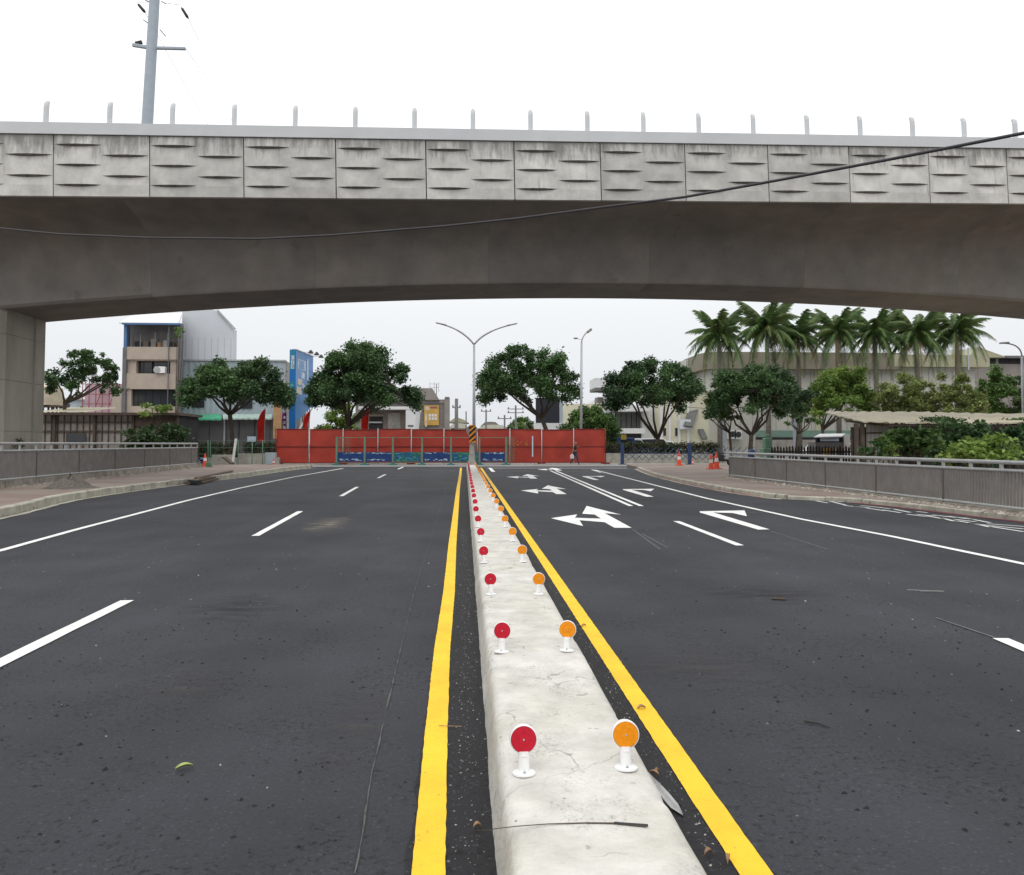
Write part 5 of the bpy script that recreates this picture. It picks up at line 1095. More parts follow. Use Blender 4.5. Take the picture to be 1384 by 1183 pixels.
# --- far pale roofs
for x0, x1, y0, Yq, m_, lb in ((606,634,572,150,'tile_roof','pale far roof left of the median lamp'),(644,690,574,160,'tile_roof','long pale far roof right of the median lamp'),(690,724,570,150,'cream_roof','cream far roof left of the dark screen'),(650,676,570,190,'house_grey','small grey far roof above the long pale one')):
    B = bld('far_house', lb, (x0+x1)/2, Yq); a, c = at(x0,600,Yq).x, at(x1,600,Yq).x; zt = at((x0+x1)/2,y0,Yq).z
    MB().box(a+.4,Yq+.5,0,c-.4,Yq+8,zt-1.0).build('wall', M['cream'], B); MB().extrude_y([(a,zt-1.0),(c,zt-1.0),(c-(c-a)*.25,zt-.1),((a+c)/2,zt),(a+(c-a)*.2,zt-.15)], Yq, Yq+9).build('roof', M[m_], B)
    window(B, x0+4, x0+10, 579, 584, Yq+.5, 2, frame='dark')
B = bld('far_house', 'low grey-green hill-shaped roof behind the thick utility pole', 617, 170); Yq = 170
a, c = at(606,600,Yq).x, at(634,600,Yq).x; MB().box(a+1,Yq,0,c-1,Yq+8,at(620,572,Yq).z).build('wall', M['cap2'], B); MB().extrude_y([(a,at(620,571,Yq).z),(c,at(620,572,Yq).z),(at(626,600,Yq).x,at(626,567,Yq).z),(at(616,600,Yq).x,at(616,564,Yq).z)], Yq-.5, Yq+9).build('roof', M['cap2'], B)
# --- dark LED screen
Y = 78; B = thing('led_screen', 'large dark screen board on a pale base behind the leaning tree', 'screen', (at(741,600,Y).x, Y, 0)); W = lambda *a, **k: wbox(B, *a, **k)
W('screen','screen',724.5,756,539,572,Y,.5); W('side_panel','metal_blue',756.2,761,538,572,Y+.05,.8); W('base','white_wall',723,762,572,600,Y-.2,1.2,z0=0); W('frame','dark',723.5,756.1,537.8,539,Y-.05,.6)
# --- white building group right of the fence
Y = 84; B = bld('white_building', 'low white building with dark garage front and pale canopy behind the hedge', 850, Y); W = lambda *a, **k: wbox(B, *a, **k)
W('wall','white_wall',868,895,546,600,Y+.5,10,z0=0); W('canopy_slab','white_wall',828,878,550,556,Y-1,6); W('recess','dark_in',832,868,556,579,Y+1.5,5); 
for k in range(5): W('garage_panel','grey_panel',833+k*7,839+k*7,557,578.5,Y+1.3,.1)
W('balcony_wall','white_wall',828,872,579,586,Y-.6,.3); W('undercroft','dark_in',830,868,586,600,Y+1,4,z0=0); W('pier','white_wall',829,832.5,586,600,Y-.2,.5,z0=0)
W('roof_block','cream',760,815,546,600,Y+22,8,z0=0); W('roof_block','white_wall',803,812,541,546,Y+22,5)
window(B,799,808,549,552,Y+21.9,2,frame='dark'); 
B2 = bld('roof_tank_tower', 'white boxy roof structure raised on a slim column over the white building', 815, Y+3)
wbox(B2,'box','white_wall',805,828,511,524,Y+3,4); wbox(B2,'soffit','column_grey',804.8,826,524.1,528,Y+3,3.9); wbox(B2,'column','white_wall',817.5,821,528.1,600,Y+3.5,1,z0=0); wbox(B2,'ledge','house_trim',808,832,537,544,Y+4.6,2)
Y = 82; B = bld('cream_building', 'cream building with pilasters, small dark windows and a slanted grey awning', 925, Y); W = lambda *a, **k: wbox(B, *a, **k)
W('wall','cream',893,958,528,600,Y,10,z0=0); 
for x in (893,904,917,929): W('pilaster','white_wall',x,x+3,528,600,Y-.15,.14,z0=0)
window(B,895.5,901,578,590,Y-.02,1,frame='cream'); window(B,911.5,916.5,578,590,Y-.02,1,frame='cream')
W('balcony_wall','metal_white',919,934,567,580,Y-.8,.3); 
b = MB(); p = [at(929,557,Y-.1),at(944,553,Y-.1),at(937,577,Y-1.1),at(924,575,Y-1.1)]; b.face(p); b.face([q+Vector((0,.12,-.1)) for q in p]); b.build('slanted_awning', M['grey_panel'], B, fix=False)
b = MB(); p = [at(943,580,Y-.1),at(951,580,Y-.1),at(957,593,Y-.8),at(949,593,Y-.8)]; b.face(p); b.face([q+Vector((0,.12,-.1)) for q in p]); b.build('slanted_awning', M['grey_panel'], B, fix=False)
W('roof_cornice','white_wall',892,959,526.5,528,Y-.3,10.5)
# --- warehouse with curved corner
Y = 92; xs = [at(x,600,Y).x for x in (962,1320)]; B = thing('warehouse', 'big pale warehouse with curved corner and dark fascia behind the palms', 'warehouse', ((xs[0]+xs[1])/2, Y, 0))
def rounded(x0, x1, y, r, o_=0):
    p = [(x0+r-(r+o_)*math.cos(t), y+r-(r+o_)*math.sin(t)) for t in [math.pi/2*k/8 for k in range(9)]]
    return p + [(x1+o_, y-o_), (x1+o_, y+8), (x0-o_, y+8)]
r_ = 1.6; zt = at(1100,500,Y).z; zc = at(1100,479,Y).z
MB().prism(rounded(xs[0], xs[1], Y, r_), 0, zt).build('wall', M['ware'], B, smooth=False)
xm = at(1205,600,Y).x
MB().prism(rounded(xs[0], xm, Y, r_, 1.0), zt, at(1000,477,Y).z).build('fascia', M['cap'], B)
MB().box(xm+.01, Y-1.05, at(1260,497,Y).z, xs[1]+1.2, Y+8, at(1260,481,Y).z).build('fascia', M['cap2'], B); MB().box(xm+.01,Y-.1,zt,xs[1],Y+7.5,at(1260,497.2,Y).z).build('wall', M['ware'], B)
W = lambda *a, **k: wbox(B, *a, **k)
W('green_band','green_band',1022,1160,582,591,Y-.12,.1); W('dark_gap','dark_in',1022,1160,591.5,594.5,Y-.14,.12); W('base_wall','panel_wall',1022,1160,594.6,606,Y-.16,.14,z0=0)
for x in (1038,1103,1165,1225,1300): W('pilaster','seam',x,x+6,501,582,Y-.14,.13)
for x in range(985,1320,16): W('panel_joint','house_trim',x,x+.6,501,581,Y-.02,.018)
for x, m_ in ((976,'pole_blue'),(1074,'pole_blue')): W('column',m_,x,x+5,555,602,Y-8,.4,z0=0)
for x, y in ((990,587),(998,587.5),(1163,560)):
    a = wbox(B,'air_conditioner','white_wall',x-5,x+5,y-6,y+6,Y-.9,.6); cx_, cz_ = XZ(x,y,Y-.9); MB().lathe([(.35,-.02),(.35,-.04),(.1,-.05)], c=(cx_,Y-.9,cz_), n=18, axis='y').build('fan_grille', M['dark'], a)
W('roof_box','ware',928,944,486,500,Y+6,4,z0=8); W('roof_box','white_wall',1268,1318,473,481,Y+12,5)
W('ladder','pole_blue',1311,1313,470,500,Y-1.2,.1)
wl = thing('long_wire', 'thin dark wire running along the warehouse front', 'wire', at(900,550,80)); tag(MB().tube([at(900,548,78),at(1000,556,78),at(1100,560,78),at(1180,561,78)], .025, n=5).build('strand', M['dark'], wl))
# --- ruined hall at far right
Y = 100; B = bld('old_hall', 'grey weathered hall with gabled roof at the right edge behind trees', 1350, Y); W = lambda *a, **k: wbox(B, *a, **k)
W('wall','house_trim',1318,1440,483,600,Y,20,z0=0); W('opening','dark_in',1324,1349,484.5,492,Y-.05,.04); W('opening','dark_in',1353,1384,485,492,Y-.05,.04); W('opening','dark_in',1388,1420,485,492,Y-.05,.04)
a, z0_ = XZ(1308,483,Y-1); c, _ = XZ(1362,483,Y-1); m_, z1_ = XZ(1322,469,Y-1); MB().extrude_y([(a,z0_),(c,z0_),(m_,z1_)], Y-1, Y+14).build('gable_roof', M['cap2'], B); W('roof_slab','column_grey',1362,1440,481,484,Y-1,16)
# --- cream roofed stall shed at right
Y = 31; B = thing('roofed_shed', 'shed with long cream sheet roof, dark posts and pale corrugated panel at right', 'shed', (at(1260,600,Y).x, Y, 0))
b = MB(); n = 60; F0 = [at(1117,558,Y+6), at(1165,569.5,Y), at(1250,571,Y-1), at(1330,571.5,Y-2), at(1470,570,Y-3)]; T0 = [at(1118,556.5,Y+6.3), at(1170,556.5,Y+5), at(1250,557,Y+4.5), at(1330,559,Y+4), at(1470,560,Y+3)]
def lerpl(L, t): k = min(int(t*(len(L)-1)), len(L)-2); return L[k].lerp(L[k+1], t*(len(L)-1)-k)
top = []; bot = []
for i in range(n+1):
    t = i/n; w_ = Vector((0,0,.025*math.sin(i*1.9)+.02*(i%2))); top.append(lerpl(T0,t)+w_); bot.append(lerpl(F0,t)+w_*.7)
b.grid([top,bot]); b.grid([[p-Vector((0,0,.05)) for p in top],[p-Vector((0,0,.05)) for p in bot]]); b.grid([bot,[p-Vector((0,0,.05)) for p in bot]])
rf = b.build('roof', M['cream_roof'], B, fix=False)
for i in range(4): p = bot[10+12*i]; q = bot[min(22+12*i,60)]; MB().beam(p-Vector((0,-.2,.12)), q-Vector((0,-.2,.12)), .08,.1).build('eave_beam', M['rust'], B)
for px in (1158,1166,1212,1290,1372): p = at(px,600,Y+.3); MB().box(p.x-.07,Y+.25,0,p.x+.07,Y+.4,at(px,572.5,Y+.3).z).build('post', M['rust'], B)
xa, xb = at(1171,600,Y+.8).x, at(1212,600,Y+.8).x
corr((xa,Y+.8),(xb,Y+.8),.0,at(1190,573,Y+.8).z,.16,.03,'corrugated_panel','ware',B); MB().box(xa,Y+.74,1.95,xb,Y+.79,2.0).build('panel_rail', M['rust'], B)
corr((xb,Y+2.2),(xb+12,Y+2.2),.0,at(1300,574,Y+2.2).z,.16,.03,'corrugated_panel','column_grey',B)
MB().box(at(1160,600,Y+4).x,Y+4.5,0,xb+14,Y+4.7,2.3).build('back_wall', M['rust'], B)
tag(leaf_mesh('roof_creeper', [(*at(x,y,Y-.9),.5,.5,.12) for x, y in ((1256,567),(1264,566),(1273,567),(1285,567),(1295,569),(1366,569),(1376,568),(1384,568))], 900, .12, M['leaf2'], None), 'creeper leaves spilling over the front edge of the cream roof', 'creeper')
# --- picket fence, food cart, green stand
Y = 36; xa, xb = at(1042,600,Y).x, at(1178,600,Y).x; B = thing('picket_fence', 'dark wooden picket fence behind the right railing, in front of the food cart', 'fence', ((xa+xb)/2,Y,0)); n = 34; zt = at(1100,603,Y).z
for i in range(n):
    x = xa+(xb-xa)*i/n; h = zt + R.uniform(-.04,.04); w_ = (xb-xa)/n*.62
    MB().extrude_y([(x,.0),(x+w_,.0),(x+w_,h-.08),(x+w_/2,h),(x,h-.08)], Y, Y+.025).build('picket', M['picket'], B)
for z in (.4,1.1): MB().box(xa,Y+.03,z,xb,Y+.07,z+.08).build('fence_rail', M['picket'], B)
Y = 41; B = thing('food_cart', 'small food cart with white sloping roof behind the picket fence', 'food cart', (at(1125,600,Y).x,Y,0)); W = lambda *a, **k: wbox(B, *a, **k)
p = [at(1108,586.5,Y+1.2), at(1143,586,Y+1.2), at(1138,589.8,Y-.2), at(1100,590.5,Y-.2)]; b = MB(); b.face(p); b.face([q-Vector((0,0,.05)) for q in p]); b.grid([[p[3],p[2]],[p[3]-Vector((0,0,.05)),p[2]-Vector((0,0,.05))]]); b.build('roof', M['car_white'], B, fix=False)
W('counter','column_grey',1103,1140,598,612,Y,1,z0=.3); W('menu_panel','bill_pale',1109,1134,592,596.5,Y+.1,.03); W('end_wall','white',1141,1149,587,606,Y+.1,.08,z0=.2); W('dark_back','dark_in',1104,1141,591,598,Y+.9,.05)
for x in (1102.5,1139): W('post','dark',x,x+1,590,600,Y,.05)
for x, c in ((1113,'gold'),(1119,'orange'),(1126,'cream')): W('food_tray',c,x,x+5,606,610,Y-.1,.1,z0=.9)
for s in (1108,1134): x = at(s,600,Y).x; MB().lathe([(.3,-.06),(.3,.06)], c=(x,Y,.3), n=16, axis='y').build('wheel', M['tyre'], B)
B = thing('display_board', 'dark stacked goods and maroon posters beside the food cart', 'board', (at(1158,600,39).x,39,0)); wbox(B,'board','red_dark',1151,1171,590,612,39,.1,z0=0); 
for i, (x, y, c) in enumerate(((1153,593,'bill_pale'),(1160,592,'scaffold'),(1165,597,'dark_in'),(1156,600,'bill_cream'))): wbox(B,'poster',c,x,x+4,y,y+5,38.96,.03)
Y = 40; B = thing('green_stand', 'green plastic water barrier standing behind the right railing', 'barrier', (at(1039,600,Y).x,Y,0)); wbox(B,'body','green_metal',1034,1044,592,612,Y,.4,z0=.2,bevel=.05); wbox(B,'base','green_metal',1032,1046,606,618,Y-.1,.6,z0=0,bevel=.05); x, z = XZ(1039,589,Y); MB().lathe([(.1,-.1),(.12,0),(.08,.1)], c=(x,Y+.2,z), n=12).build('cap', M['green_metal'], B)
Y = 44; B = thing('litter_bin', 'navy blue bin beside the green stand behind the railing', 'bin', (at(1016,600,Y).x,Y,0)); x = at(1016,600,Y).x
MB().lathe([(.2,0),(.24,.9),(.25,.95)], c=(x,Y,0), n=18).build('bin_body', M['blue_steel'], B, smooth='auto'); MB().lathe([(.26,.955),(.26,1.03),(.14,1.2)], c=(x,Y,0), n=18).build('lid', M['blue_steel'], B, smooth='auto')
# ================================================================ VEHICLES
def car(px, Y, label, paint, hgt=1.75, L=4.4, kind='parked_car', cat='car', truck=False, rz=0):
    t = thing(kind, label, cat, (0,0,0)); wd = .88
    if truck:
        prof = [(-L/2,.5),(L/2,.5),(L/2,1.1),(L/2-.25,1.25),(L/2-.55,hgt),(L/2-1.9,hgt),(L/2-1.95,1.25),(-L/2,1.25)]
    else: prof = [(-L/2,.35),(L/2,.35),(L/2,.8),(L/2-.25,.95),(L/2-1.15,1.05),(L/2-1.8,hgt-.05),(L/2-2.2,hgt),(-L/2+.5,hgt-.03),(-L/2+.12,1.15),(-L/2,1.0)]
    MB().extrude_y(prof, -wd, wd).build('body', M[paint], t, bevel=.06)
    if truck: win = [(L/2-.68,1.3),(L/2-.85,hgt-.14),(L/2-1.75,hgt-.14),(L/2-1.75,1.3)]; wins = [win]
    else: wins = [[(L/2-1.35,1.1),(L/2-1.88,hgt-.14),(L/2-2.5,hgt-.12),(L/2-2.5,1.1)], [(L/2-2.6,1.1),(L/2-2.6,hgt-.12),(-L/2+.65,hgt-.14),(-L/2+.4,1.12)]]
    for q in wins:
        for s in (-1,1): MB().extrude_y(q, s*(wd+.004)-.006, s*(wd+.004)+.006).build('window', M['glass'], t)
    for x in (-L/2+.85, L/2-.8):
        for s in (-1,1):
            w_ = MB().lathe([(.12,-.1),(.31,-.1),(.33,-.06),(.33,.06),(.31,.1),(.12,.1)], c=(x,s*(wd-.06),.33), n=20, axis='y').build('wheel', M['tyre'], t); MB().lathe([(.19,-.105),(.19,.105)], c=(x,s*(wd-.06),.33), n=12, axis='y').build('rim', M['galv'], w_)
    for s in (-1,1): MB().box(L/2-.05,s*.6-.15,.62,L/2+.02,s*.6+.15,.78).build('headlight', M['white'], t)
    p = at(px,600,Y); t.location = (p.x, Y, .004); t.rotation_euler.z = rz; return t
car(858,71,'white hatchback parked behind the hedge, left of the forked tree','car_white',1.95,rz=.06)
car(887,72.5,'white van parked behind the hedge at the forked tree','car_white',2.05,4.8,rz=-.05)
car(905,76,'small white car far behind the hedge, right of the forked tree','car_white',1.8,3.6,rz=.1)
car(1134,52,'white and grey car partly hidden behind the food cart','car_white',1.6)
car(828,69,'blue pickup truck parked behind the hedge beside the red fence','car_blue',2.05,4.6,'parked_truck','truck',True)
for px, y, Yq, lb in ((843,591,68,'square yellow sign box above the hedge, nearer the fence'),(884.5,589.5,70,'small yellow sign box above the hedge behind the forked trunk')):
    x, z = XZ(px,y,Yq); B = thing('yellow_sign', lb, 'sign', (x,Yq,0)); h = .22 if px < 860 else .14; MB().box(x-h,Yq-.05,z-h,x+h,Yq+.05,z+h).build('sign_box', M['yellow_sign'], B, bevel=.02); MB().tube([(x,Yq,0),(x,Yq,z-h)], .03, n=6).build('post', M['dark'], B)
# scooter
def scooter(px, Y, label):
    t = thing('motor_scooter', label, 'scooter', (0,0,0))
    for x in (-.62,.62): w_ = MB().lathe([(.14,-.05),(.23,-.05),(.25,0),(.23,.05),(.14,.05)], c=(x,0,.25), n=20, axis='y').build('wheel', M['tyre'], t)
    MB().extrude_y([(-.75,.35),(-.1,.28),(.35,.28),(.4,.42),(.02,.45),(-.08,.72),(-.8,.78)], -.15,.15).build('body', M['black'], t, bevel=.04)
    MB().beam((.40,0,.3),(.52,0,1.0),.34,.08).build('leg_shield', M['galv'], t, bevel=.03); MB().extrude_y([(-.8,.79),(-.08,.74),(-.02,.82),(-.7,.90)], -.13,.13).build('seat', M['dark'], t, bevel=.03)
    MB().tube([(.45,-.33,1.02),(.5,0,.98),(.45,.33,1.02)], .025, n=8).build('handlebar', M['dark'], t); MB().tube([(.5,0,.98),(.62,0,.25)], .03, n=8).build('fork', M['dark'], t)
    for s in (-1,1): MB().tube([(.46,s*.25,1.02),(.42,s*.3,1.2)], .008, n=5).lathe([(.05,-.01),(.05,.01)], c=(.42,s*.32,1.22), n=10, axis='y').build('mirror', M['dark'], t)
    p = at(px,600,Y); t.location = (p.x,Y,ZR-.01); t.rotation_euler.z = .5
scooter(977,49,'black motor scooter parked behind the pair of cones, by the railing end')
scooter(1092,43,'dark motor scooter standing left of the food cart')
# ================================================================ PERSON
def skin_body(name, verts, edges, radii, m, parent, root_i=0, sub=2):
    me = bpy.data.meshes.new(name); me.from_pydata(verts, edges, []); o = bpy.data.objects.new(name, me); col.objects.link(o)
    sk = o.modifiers.new('skin', 'SKIN'); sk.use_smooth_shade = True
    for i, r in enumerate(radii): me.skin_vertices[0].data[i].radius = (r if isinstance(r, tuple) else (r, r))
    me.skin_vertices[0].data[root_i].use_root = True
    o.modifiers.new('sub', 'SUBSURF').levels = sub; o.modifiers['sub'].render_levels = sub
    me.materials.append(m); o.parent = parent; return o
pp = at(777,626.3,56.4)
P_ = thing('person', 'person in black shirt and dark trousers walking with a pale bag along the fence', 'person', (pp.x,56.4,.0))
V = [(0,0,.92),(0,0,1.12),(.03,0,1.34),(.04,0,1.46),(.08,0,1.57),(.09,0,1.66),           # 0-5 pelvis..head
     (.03,-.19,1.40),(-.10,-.24,1.14),(-.2,-.24,.92),(-.22,-.24,.84),                     # 6-9 right arm (hangs, carries bag)
     (.03,.19,1.40),(.05,.22,1.16),(.28,.16,1.28),(.34,.13,1.33),                          # 10-13 left arm bent up
     (.02,-.1,.88),(.16,-.1,.50),(.26,-.1,.09),(.38,-.1,.04),                              # 14-17 leading leg
     (-.02,.1,.88),(-.06,.1,.50),(-.32,.1,.13),(-.22,.1,.05)]                              # 18-21 trailing leg
E_ = [(0,1),(1,2),(2,3),(3,4),(4,5),(2,6),(6,7),(7,8),(8,9),(2,10),(10,11),(11,12),(12,13),(0,14),(14,15),(15,16),(16,17),(0,18),(18,19),(19,20),(20,21)]
Rd = [(.13,.10),(.12,.09),(.14,.10),.05,.085,.075,.055,.042,.034,.036,.055,.042,.034,.036,.085,.06,.042,.035,.085,.06,.042,.035]
skin_body('body', V, E_, Rd, M['skin'], P_)
sh_i = [0,1,2,6,7,10,11]; mp2 = {k:i for i,k in enumerate(sh_i)}
skin_body('shirt', [V[i] for i in sh_i]+[(.035,0,1.42)], [(0,1),(1,2),(2,3),(3,4),(2,5),(5,6),(2,7)], [(.155,.125),(.145,.115),(.165,.125),.075,.06,.075,.06,.08], M['shirt'], P_)
tr_i = [0,14,15,16,18,19,20]
skin_body('trousers', [(0,0,.95)]+[V[i] for i in tr_i[1:]], [(0,1),(1,2),(2,3),(0,4),(4,5),(5,6)], [(.15,.12),.105,.08,.062,.105,.08,.062], M['jeans'], P_)
MB().lathe([(.02,.125),(.07,.10),(.105,.03),(.10,-.04),(.06,-.07)], c=(.075,0,1.655), n=16).build('hair', M['black'], P_, smooth=True)
for a, c in (((.26,-.1),0), ((-.30,.1),.05)): MB().box(a[0]-.06,a[1]-.045,.0+c,a[0]+.2,a[1]+.045,.075+c).build('shoe', M['dark'], P_, bevel=.02)
bg = thing('carrier_bag', 'pale carrier bag held by the walking person', 'bag', (pp.x-.22,56.15,.45)); b = MB(); x, z = pp.x-.24, .44
b.extrude_y([(x-.13,z),(x+.13,z),(x+.15,z+.2),(x+.08,z+.33),(x-.08,z+.33),(x-.15,z+.2)], 56.08,56.2); b.build('bag_body', M['bag'], bg, bevel=.02); MB().tube([(x-.06,56.15,z+.32),(x+.02,56.16,z+.42),(x+.07,56.15,z+.32)], .01, n=5).build('handle', M['bag'], bg)
# ================================================================ SITE CLUTTER ON THE LEFT
def block(x0, x1, y0, y1, Y, label, m='concrete', D=.5):
    a, zt = XZ(x0,y0,Y); c = at(x1,600,Y).x; h = zt
    t = thing('concrete_block', label, 'concrete block', ((a+c)/2,Y,0)); MB().extrude_y([(a,0),(c,0),(c,h),(a,h)], Y, Y+D).build('block', M[m], t, bevel=.02); MB().box(a+.2,Y-.01,.02,a+.5,Y+D+.01,.09).build('fork_slot', M['dark_in'], t)
block(321,357,613.5,625,55,'long grey concrete block right of the leaning white plank'); block(286,315,615,625,56,'grey concrete block left of the leaning white plank'); block(358,372,612,623,56.2,'blue-grey concrete block next to the red fence','metal_blue')
tag(MB().beam(at(314.5,626,54), at(319,593,54.2), .16,.05).build('leaning_plank', M['white_wall']), 'pale plank leaning upright between two concrete blocks', 'plank')
tag(MB().beam(at(303,618,53), at(314,627,52.6), .35,.08).build('fallen_board', M['rust']), 'dark tilted board lying left of the leaning pale plank', 'board')
gs = thing('green_post_stand', 'green double post on a green base beside the orange cone at left', 'post', (at(282.5,630,46).x,46,ZL)); x = at(282.5,630,46).x; zt = at(282,597,46).z
for d in (-.06,.06): MB().tube([(x+d,46,ZL+.2),(x+d,46,zt)], .025, n=6).build('upright', M['green_metal'], gs)
MB().box(x-.15,45.85,ZL-.012,x+.15,46.15,ZL+.25).build('base', M['green_metal'], gs, bevel=.02)
for px in (281,322,341,355): 
    x = at(px,600,54.5).x; zt = at(px,595,54.5).z; tag(MB().tube([(x,54.5,0),(x,54.5,zt)], .028, n=6).build('stake', M['green_metal'], smooth=True), {281:'leftmost thin green stake of the wire fence',322:'thin green stake of the wire fence beside the leaning plank',341:'thin green stake of the wire fence in front of the hedge middle',355:'rightmost thin green stake of the wire fence, near the red fence'}[px], 'stake', 'green wire fence stakes')
for i, y in enumerate((595.5,605,614)): tag(MB().tube([at(240,y,54.5), at(372,y,54.5)], .008, n=4).build('fence_wire', M['green_metal']), ['top','middle','lowest'][i]+' thin green wire strung between the green stakes', 'wire', 'green fence wires')
x, z = XZ(272,620,48.5); tag(leaf_mesh('blue_sheet', [(x,48.5,ZL+.3,.25,.2,.3)], 500, .25, M['blue_bag']), 'crumpled blue plastic bag behind the orange cone at left', 'bag')
# rubble strips (nobody could count them)
def rubble(pts, n, s, name, m, z=0.0, spread=.4, kind='stuff'):
    b = MB(); d = [0]
    for a, c in zip(pts, pts[1:]): d.append(d[-1]+(c-a).length)
    for k in range(n):
        q = R.random()*d[-1]
        for i in range(len(d)-1):
            if q <= d[i+1]: p = pts[i].lerp(pts[i+1], (q-d[i])/(d[i+1]-d[i])); break
        x, y = p.x+R.gauss(0,spread), p.y+R.gauss(0,spread); r = s*R.uniform(.4,1.5)*(R.random()**1.5+.25); vs = []
        for c in ((1,0,0),(0,1,0),(-1,0,0),(0,-1,0),(0,0,1)):
            vs.append((x+(c[0]+R.uniform(-.3,.3))*r, y+(c[1]+R.uniform(-.3,.3))*r, z+max(0,c[2]*r*R.uniform(.5,.9))))
        n0 = len(b.v); b.v += vs; b.f += [(n0,n0+1,n0+4),(n0+1,n0+2,n0+4),(n0+2,n0+3,n0+4),(n0+3,n0,n0+4)]; b.m += [0]*4
    return tag(b.build(name, m, fix=False), kind=kind)
rubble([at(285,600,53), at(373,600,54)], 500, .07, 'rubble', M['rubble'], .003, .9)
rubble([Vector((p.x+.35,p.y,0)) for p in LR[1:]], 900, .05, 'rubble', M['rubble'], ZL-.012, .12)
rubble([Vector((p.x-.45,p.y,0)) for p in RR[1:]], 800, .05, 'rubble', M['rubble'], ZR-.012, .15)
rubble([at(690,600,57.8), at(815,600,57.8)], 120, .07, 'rubble', M['rubble'], .004, .2); rubble([at(375,600,57.6), at(455,600,57.6)], 160, .07, 'rubble', M['rubble'], .004, .2)
# grit beside the median, and sparse chips over the road
rubble([Vector((-.02,1.5,0)), Vector((.02,6,0)), Vector((.0,14,0))], 1500, .0042, 'gravel_grit', M['stone'], .0045, .06)
rubble([Vector((.93,1.5,0)), Vector((.93,6,0)), Vector((.93,14,0))], 1300, .0038, 'gravel_grit', M['stone'], .0045, .05)
rubble([Vector((-3,2,0)), Vector((-3,14,0))], 420, .008, 'gravel_grit', M['stone'], .001, 2.2); rubble([Vector((4.5,2,0)), Vector((5,14,0))], 420, .007, 'gravel_grit', M['stone'], .001, 2.2)
rubble([Vector((-2,2,0)), Vector((-2,7,0))], 900, .009, 'tar_crumbs', M['asphalt_fresh'], .001, 1.4); rubble([Vector((3,2,0)), Vector((3,7,0))], 900, .009, 'tar_crumbs', M['asphalt_fresh'], .001, 1.2)
# sand pile
sx_, sy_ = gnd(95,659,ZL).x, gnd(95,659,ZL).y
b = MB(); rows = []
for i in range(15):
    r = i/14; rr = []
    for j in range(40):
        a = 2*math.pi*j/40; n_ = noise.noise(Vector((math.cos(a)*2, math.sin(a)*2, r*2)))
        rx_ = (.62+.14*n_); h = .40*max(0,(1-r))**1.15*(1+.25*n_) + .03*noise.noise(Vector((math.cos(a)*r*9, math.sin(a)*r*9, 4)))
        rr.append((sx_+rx_*r*1.2*math.cos(a), sy_+rx_*r*math.sin(a)*1.2, ZL-.014+max(0,h)))
    rows.append(rr)
tag(b.grid(rows, close=True).build('sand_pile', M['sand'], smooth=True), 'small heap of dark grey sand on the left sidewalk', 'sand pile')
# timber pile by the left kerb
a_, c_ = gnd(258,655.5), gnd(314,643.5); dd = (c_-a_).normalized(); nn = Vector((-dd.y, dd.x, 0))
tp_ = thing('timber_pile', 'pile of old wooden planks lying along the left kerb', 'timber', a_)
for k, (o_, z, l0, l1, wd_) in enumerate(((0,.06,0,1,.2),(.22,.06,.05,.92,.18),(-.2,.06,.1,1.05,.16),(.08,.14,.03,.97,.22),(-.12,.15,.0,.8,.16),(.0,.21,.12,1.0,.2))):
    p = a_.lerp(c_, l0)+nn*o_; q = a_.lerp(c_, l1)+nn*(o_+.06*(k%3-1)); MB().beam((p.x,p.y,z),(q.x,q.y,z+.02*(k%2)),wd_,.07).build('plank', M['wood'] if k%3 else M['rust'], tp_)
MB().beam((a_.x-.05,a_.y+.2,.1),(a_.x+.35,a_.y-.25,.1),.22,.16).build('plank', M['black'], tp_)
# ================================================================ FOREGROUND LITTER
tw = [gnd(x,y,.204) for x, y in [(672,1121),(700,1118),(740,1115),(790,1113.5),(830,1114),(872,1118)]]
tw = [gnd(640,1124,.01), gnd(660,1123,.06)] + tw
t_ = thing('twig', 'thin dry twig lying across the near end of the median', 'twig', tw[3])
MB().tube([p+Vector((0,0,.003)) for p in tw], [.0012,.0014,.0016,.0016,.0018,.0022,.003,.0035], n=6).build('stem', M['twig'], t_, smooth=True)
MB().tube([tw[-2]+Vector((0,0,.004)), tw[-1]+Vector((.01,0,.005))], [.004,.0045], n=6).build('thick_end', M['dark'], t_)
def litter(px, py, L, W_, m, label, z=.012, rz=0, curl=.012, name='fallen_leaf', cat='leaf'):
    p = gnd(px, py, 0); b = MB(); rows = []
    for i in range(7):
        t = i/6; wd_ = W_*math.sin(math.pi*min(1,.08+.9*t))**.8; rows.append([((t-.5)*L, s*wd_/2, z*.4+curl*abs(s)+curl*math.sin(t*3.1)) for s in (-1,-.4,0,.4,1)])
    o = b.grid(rows).build(name, M[m], fix=False, smooth=True); o.location = (p.x,p.y,.002); o.rotation_euler.z = rz; return tag(o, label, cat)
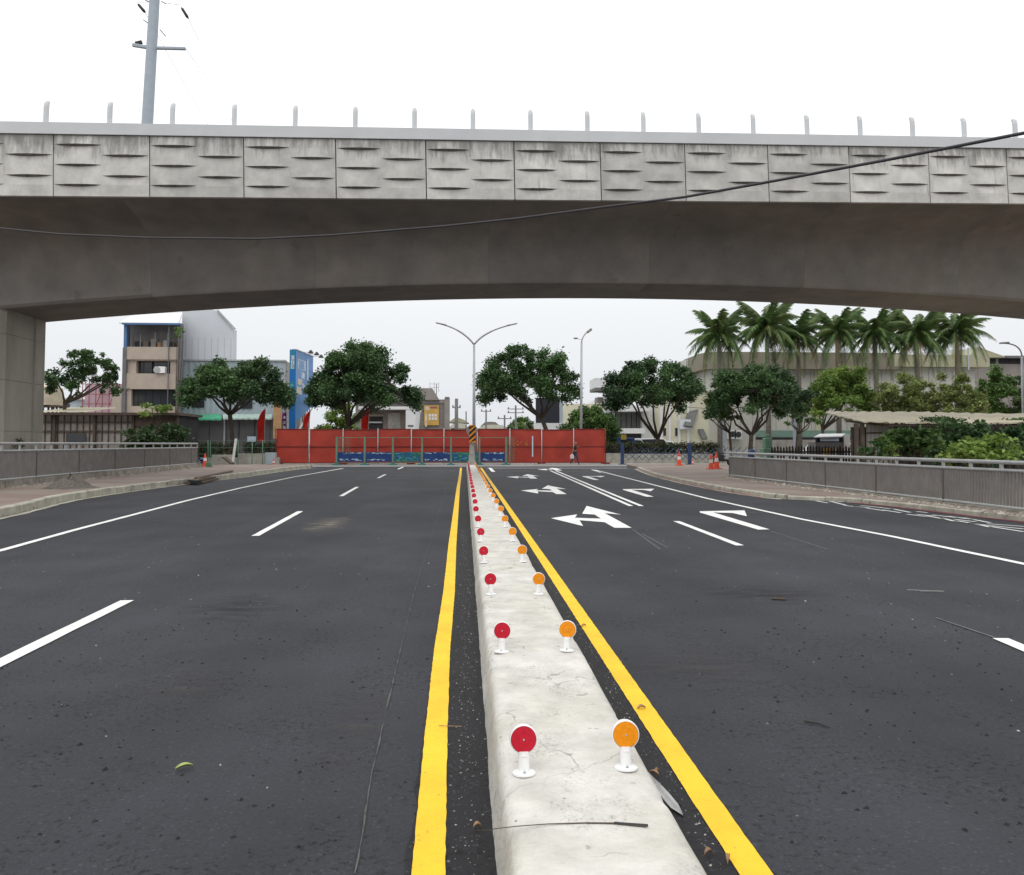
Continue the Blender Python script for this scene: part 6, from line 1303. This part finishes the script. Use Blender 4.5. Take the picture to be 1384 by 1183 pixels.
litter(249,1041,.075,.03,'green_leaf','small curled pale green leaf on the left lane near the camera',rz=.5)
litter(645,1122,.03,.022,'dry_leaf','crumpled brown leaf at the left end of the dry twig',rz=.2)
litter(884,1050,.05,.02,'dry_leaf','curled brown leaf just right of the nearest amber reflector',rz=-.7); litter(888,1047,.04,.012,'dry_leaf','narrow brown leaf crossing the curled one by the nearest amber reflector',rz=.9)
litter(984,1166,.055,.016,'dry_leaf','pale curled leaf on the black strip beside the right yellow line, bottom edge',rz=1.2); litter(958,1158,.035,.02,'dry_leaf','small brown leaf between median and right yellow line, bottom edge',rz=.3)
litter(789,848,.06,.02,'dry_leaf','tiny brown leaf on the right yellow line near the second amber reflector',rz=.8); litter(867,960,.05,.025,'dry_leaf','ring-shaped brown leaf scrap on the right yellow line',rz=.2)
tag(MB().tube([gnd(593,980.5,.012),gnd(610,981.5,.016),gnd(624,982,.006)], .002, n=5).build('straw', M['dry_leaf']), 'thin dry straw lying over the left yellow line', 'straw')
tag(MB().tube([gnd(1087,974.5,.012),gnd(1104,977,.012),gnd(1122,983.5,.004)], [.006,.005,.002], n=6).build('black_strip', M['black']), 'short curved black rubber strip on the right lane', 'rubber strip')
tag(MB().tube([gnd(1043,809,.012),gnd(1062,810,.012)], .012, n=6).build('rust_scrap', M['rust']), 'small rusty scrap lying farther up the right lane', 'scrap')
# grey plastic strip beside the median
p0, p1, p2, p3 = gnd(876,1047,.12), gnd(894,1068,.06), gnd(913,1090,.02), gnd(923,1103,.008)
b = MB(); rows = []
for p, w_, c in ((p0,.008,.004),(p0.lerp(p1,.5),.018,.008),(p1,.034,.012),(p1.lerp(p2,.5),.04,.014),(p2,.042,.012),(p2.lerp(p3,.5),.022,.008),(p3,.006,.002)):
    rows.append([(p.x+w_*u, p.y+w_*.35*u, p.z+.004+c*math.cos(u*5)+.004*math.sin(u*23)) for u in (-.5,-.3,-.1,.1,.3,.5)])
tag(b.grid(rows).build('plastic_strip', M['plastic'], fix=False, smooth=False), 'crumpled grey plastic strip tucked against the right side of the median', 'plastic strip')
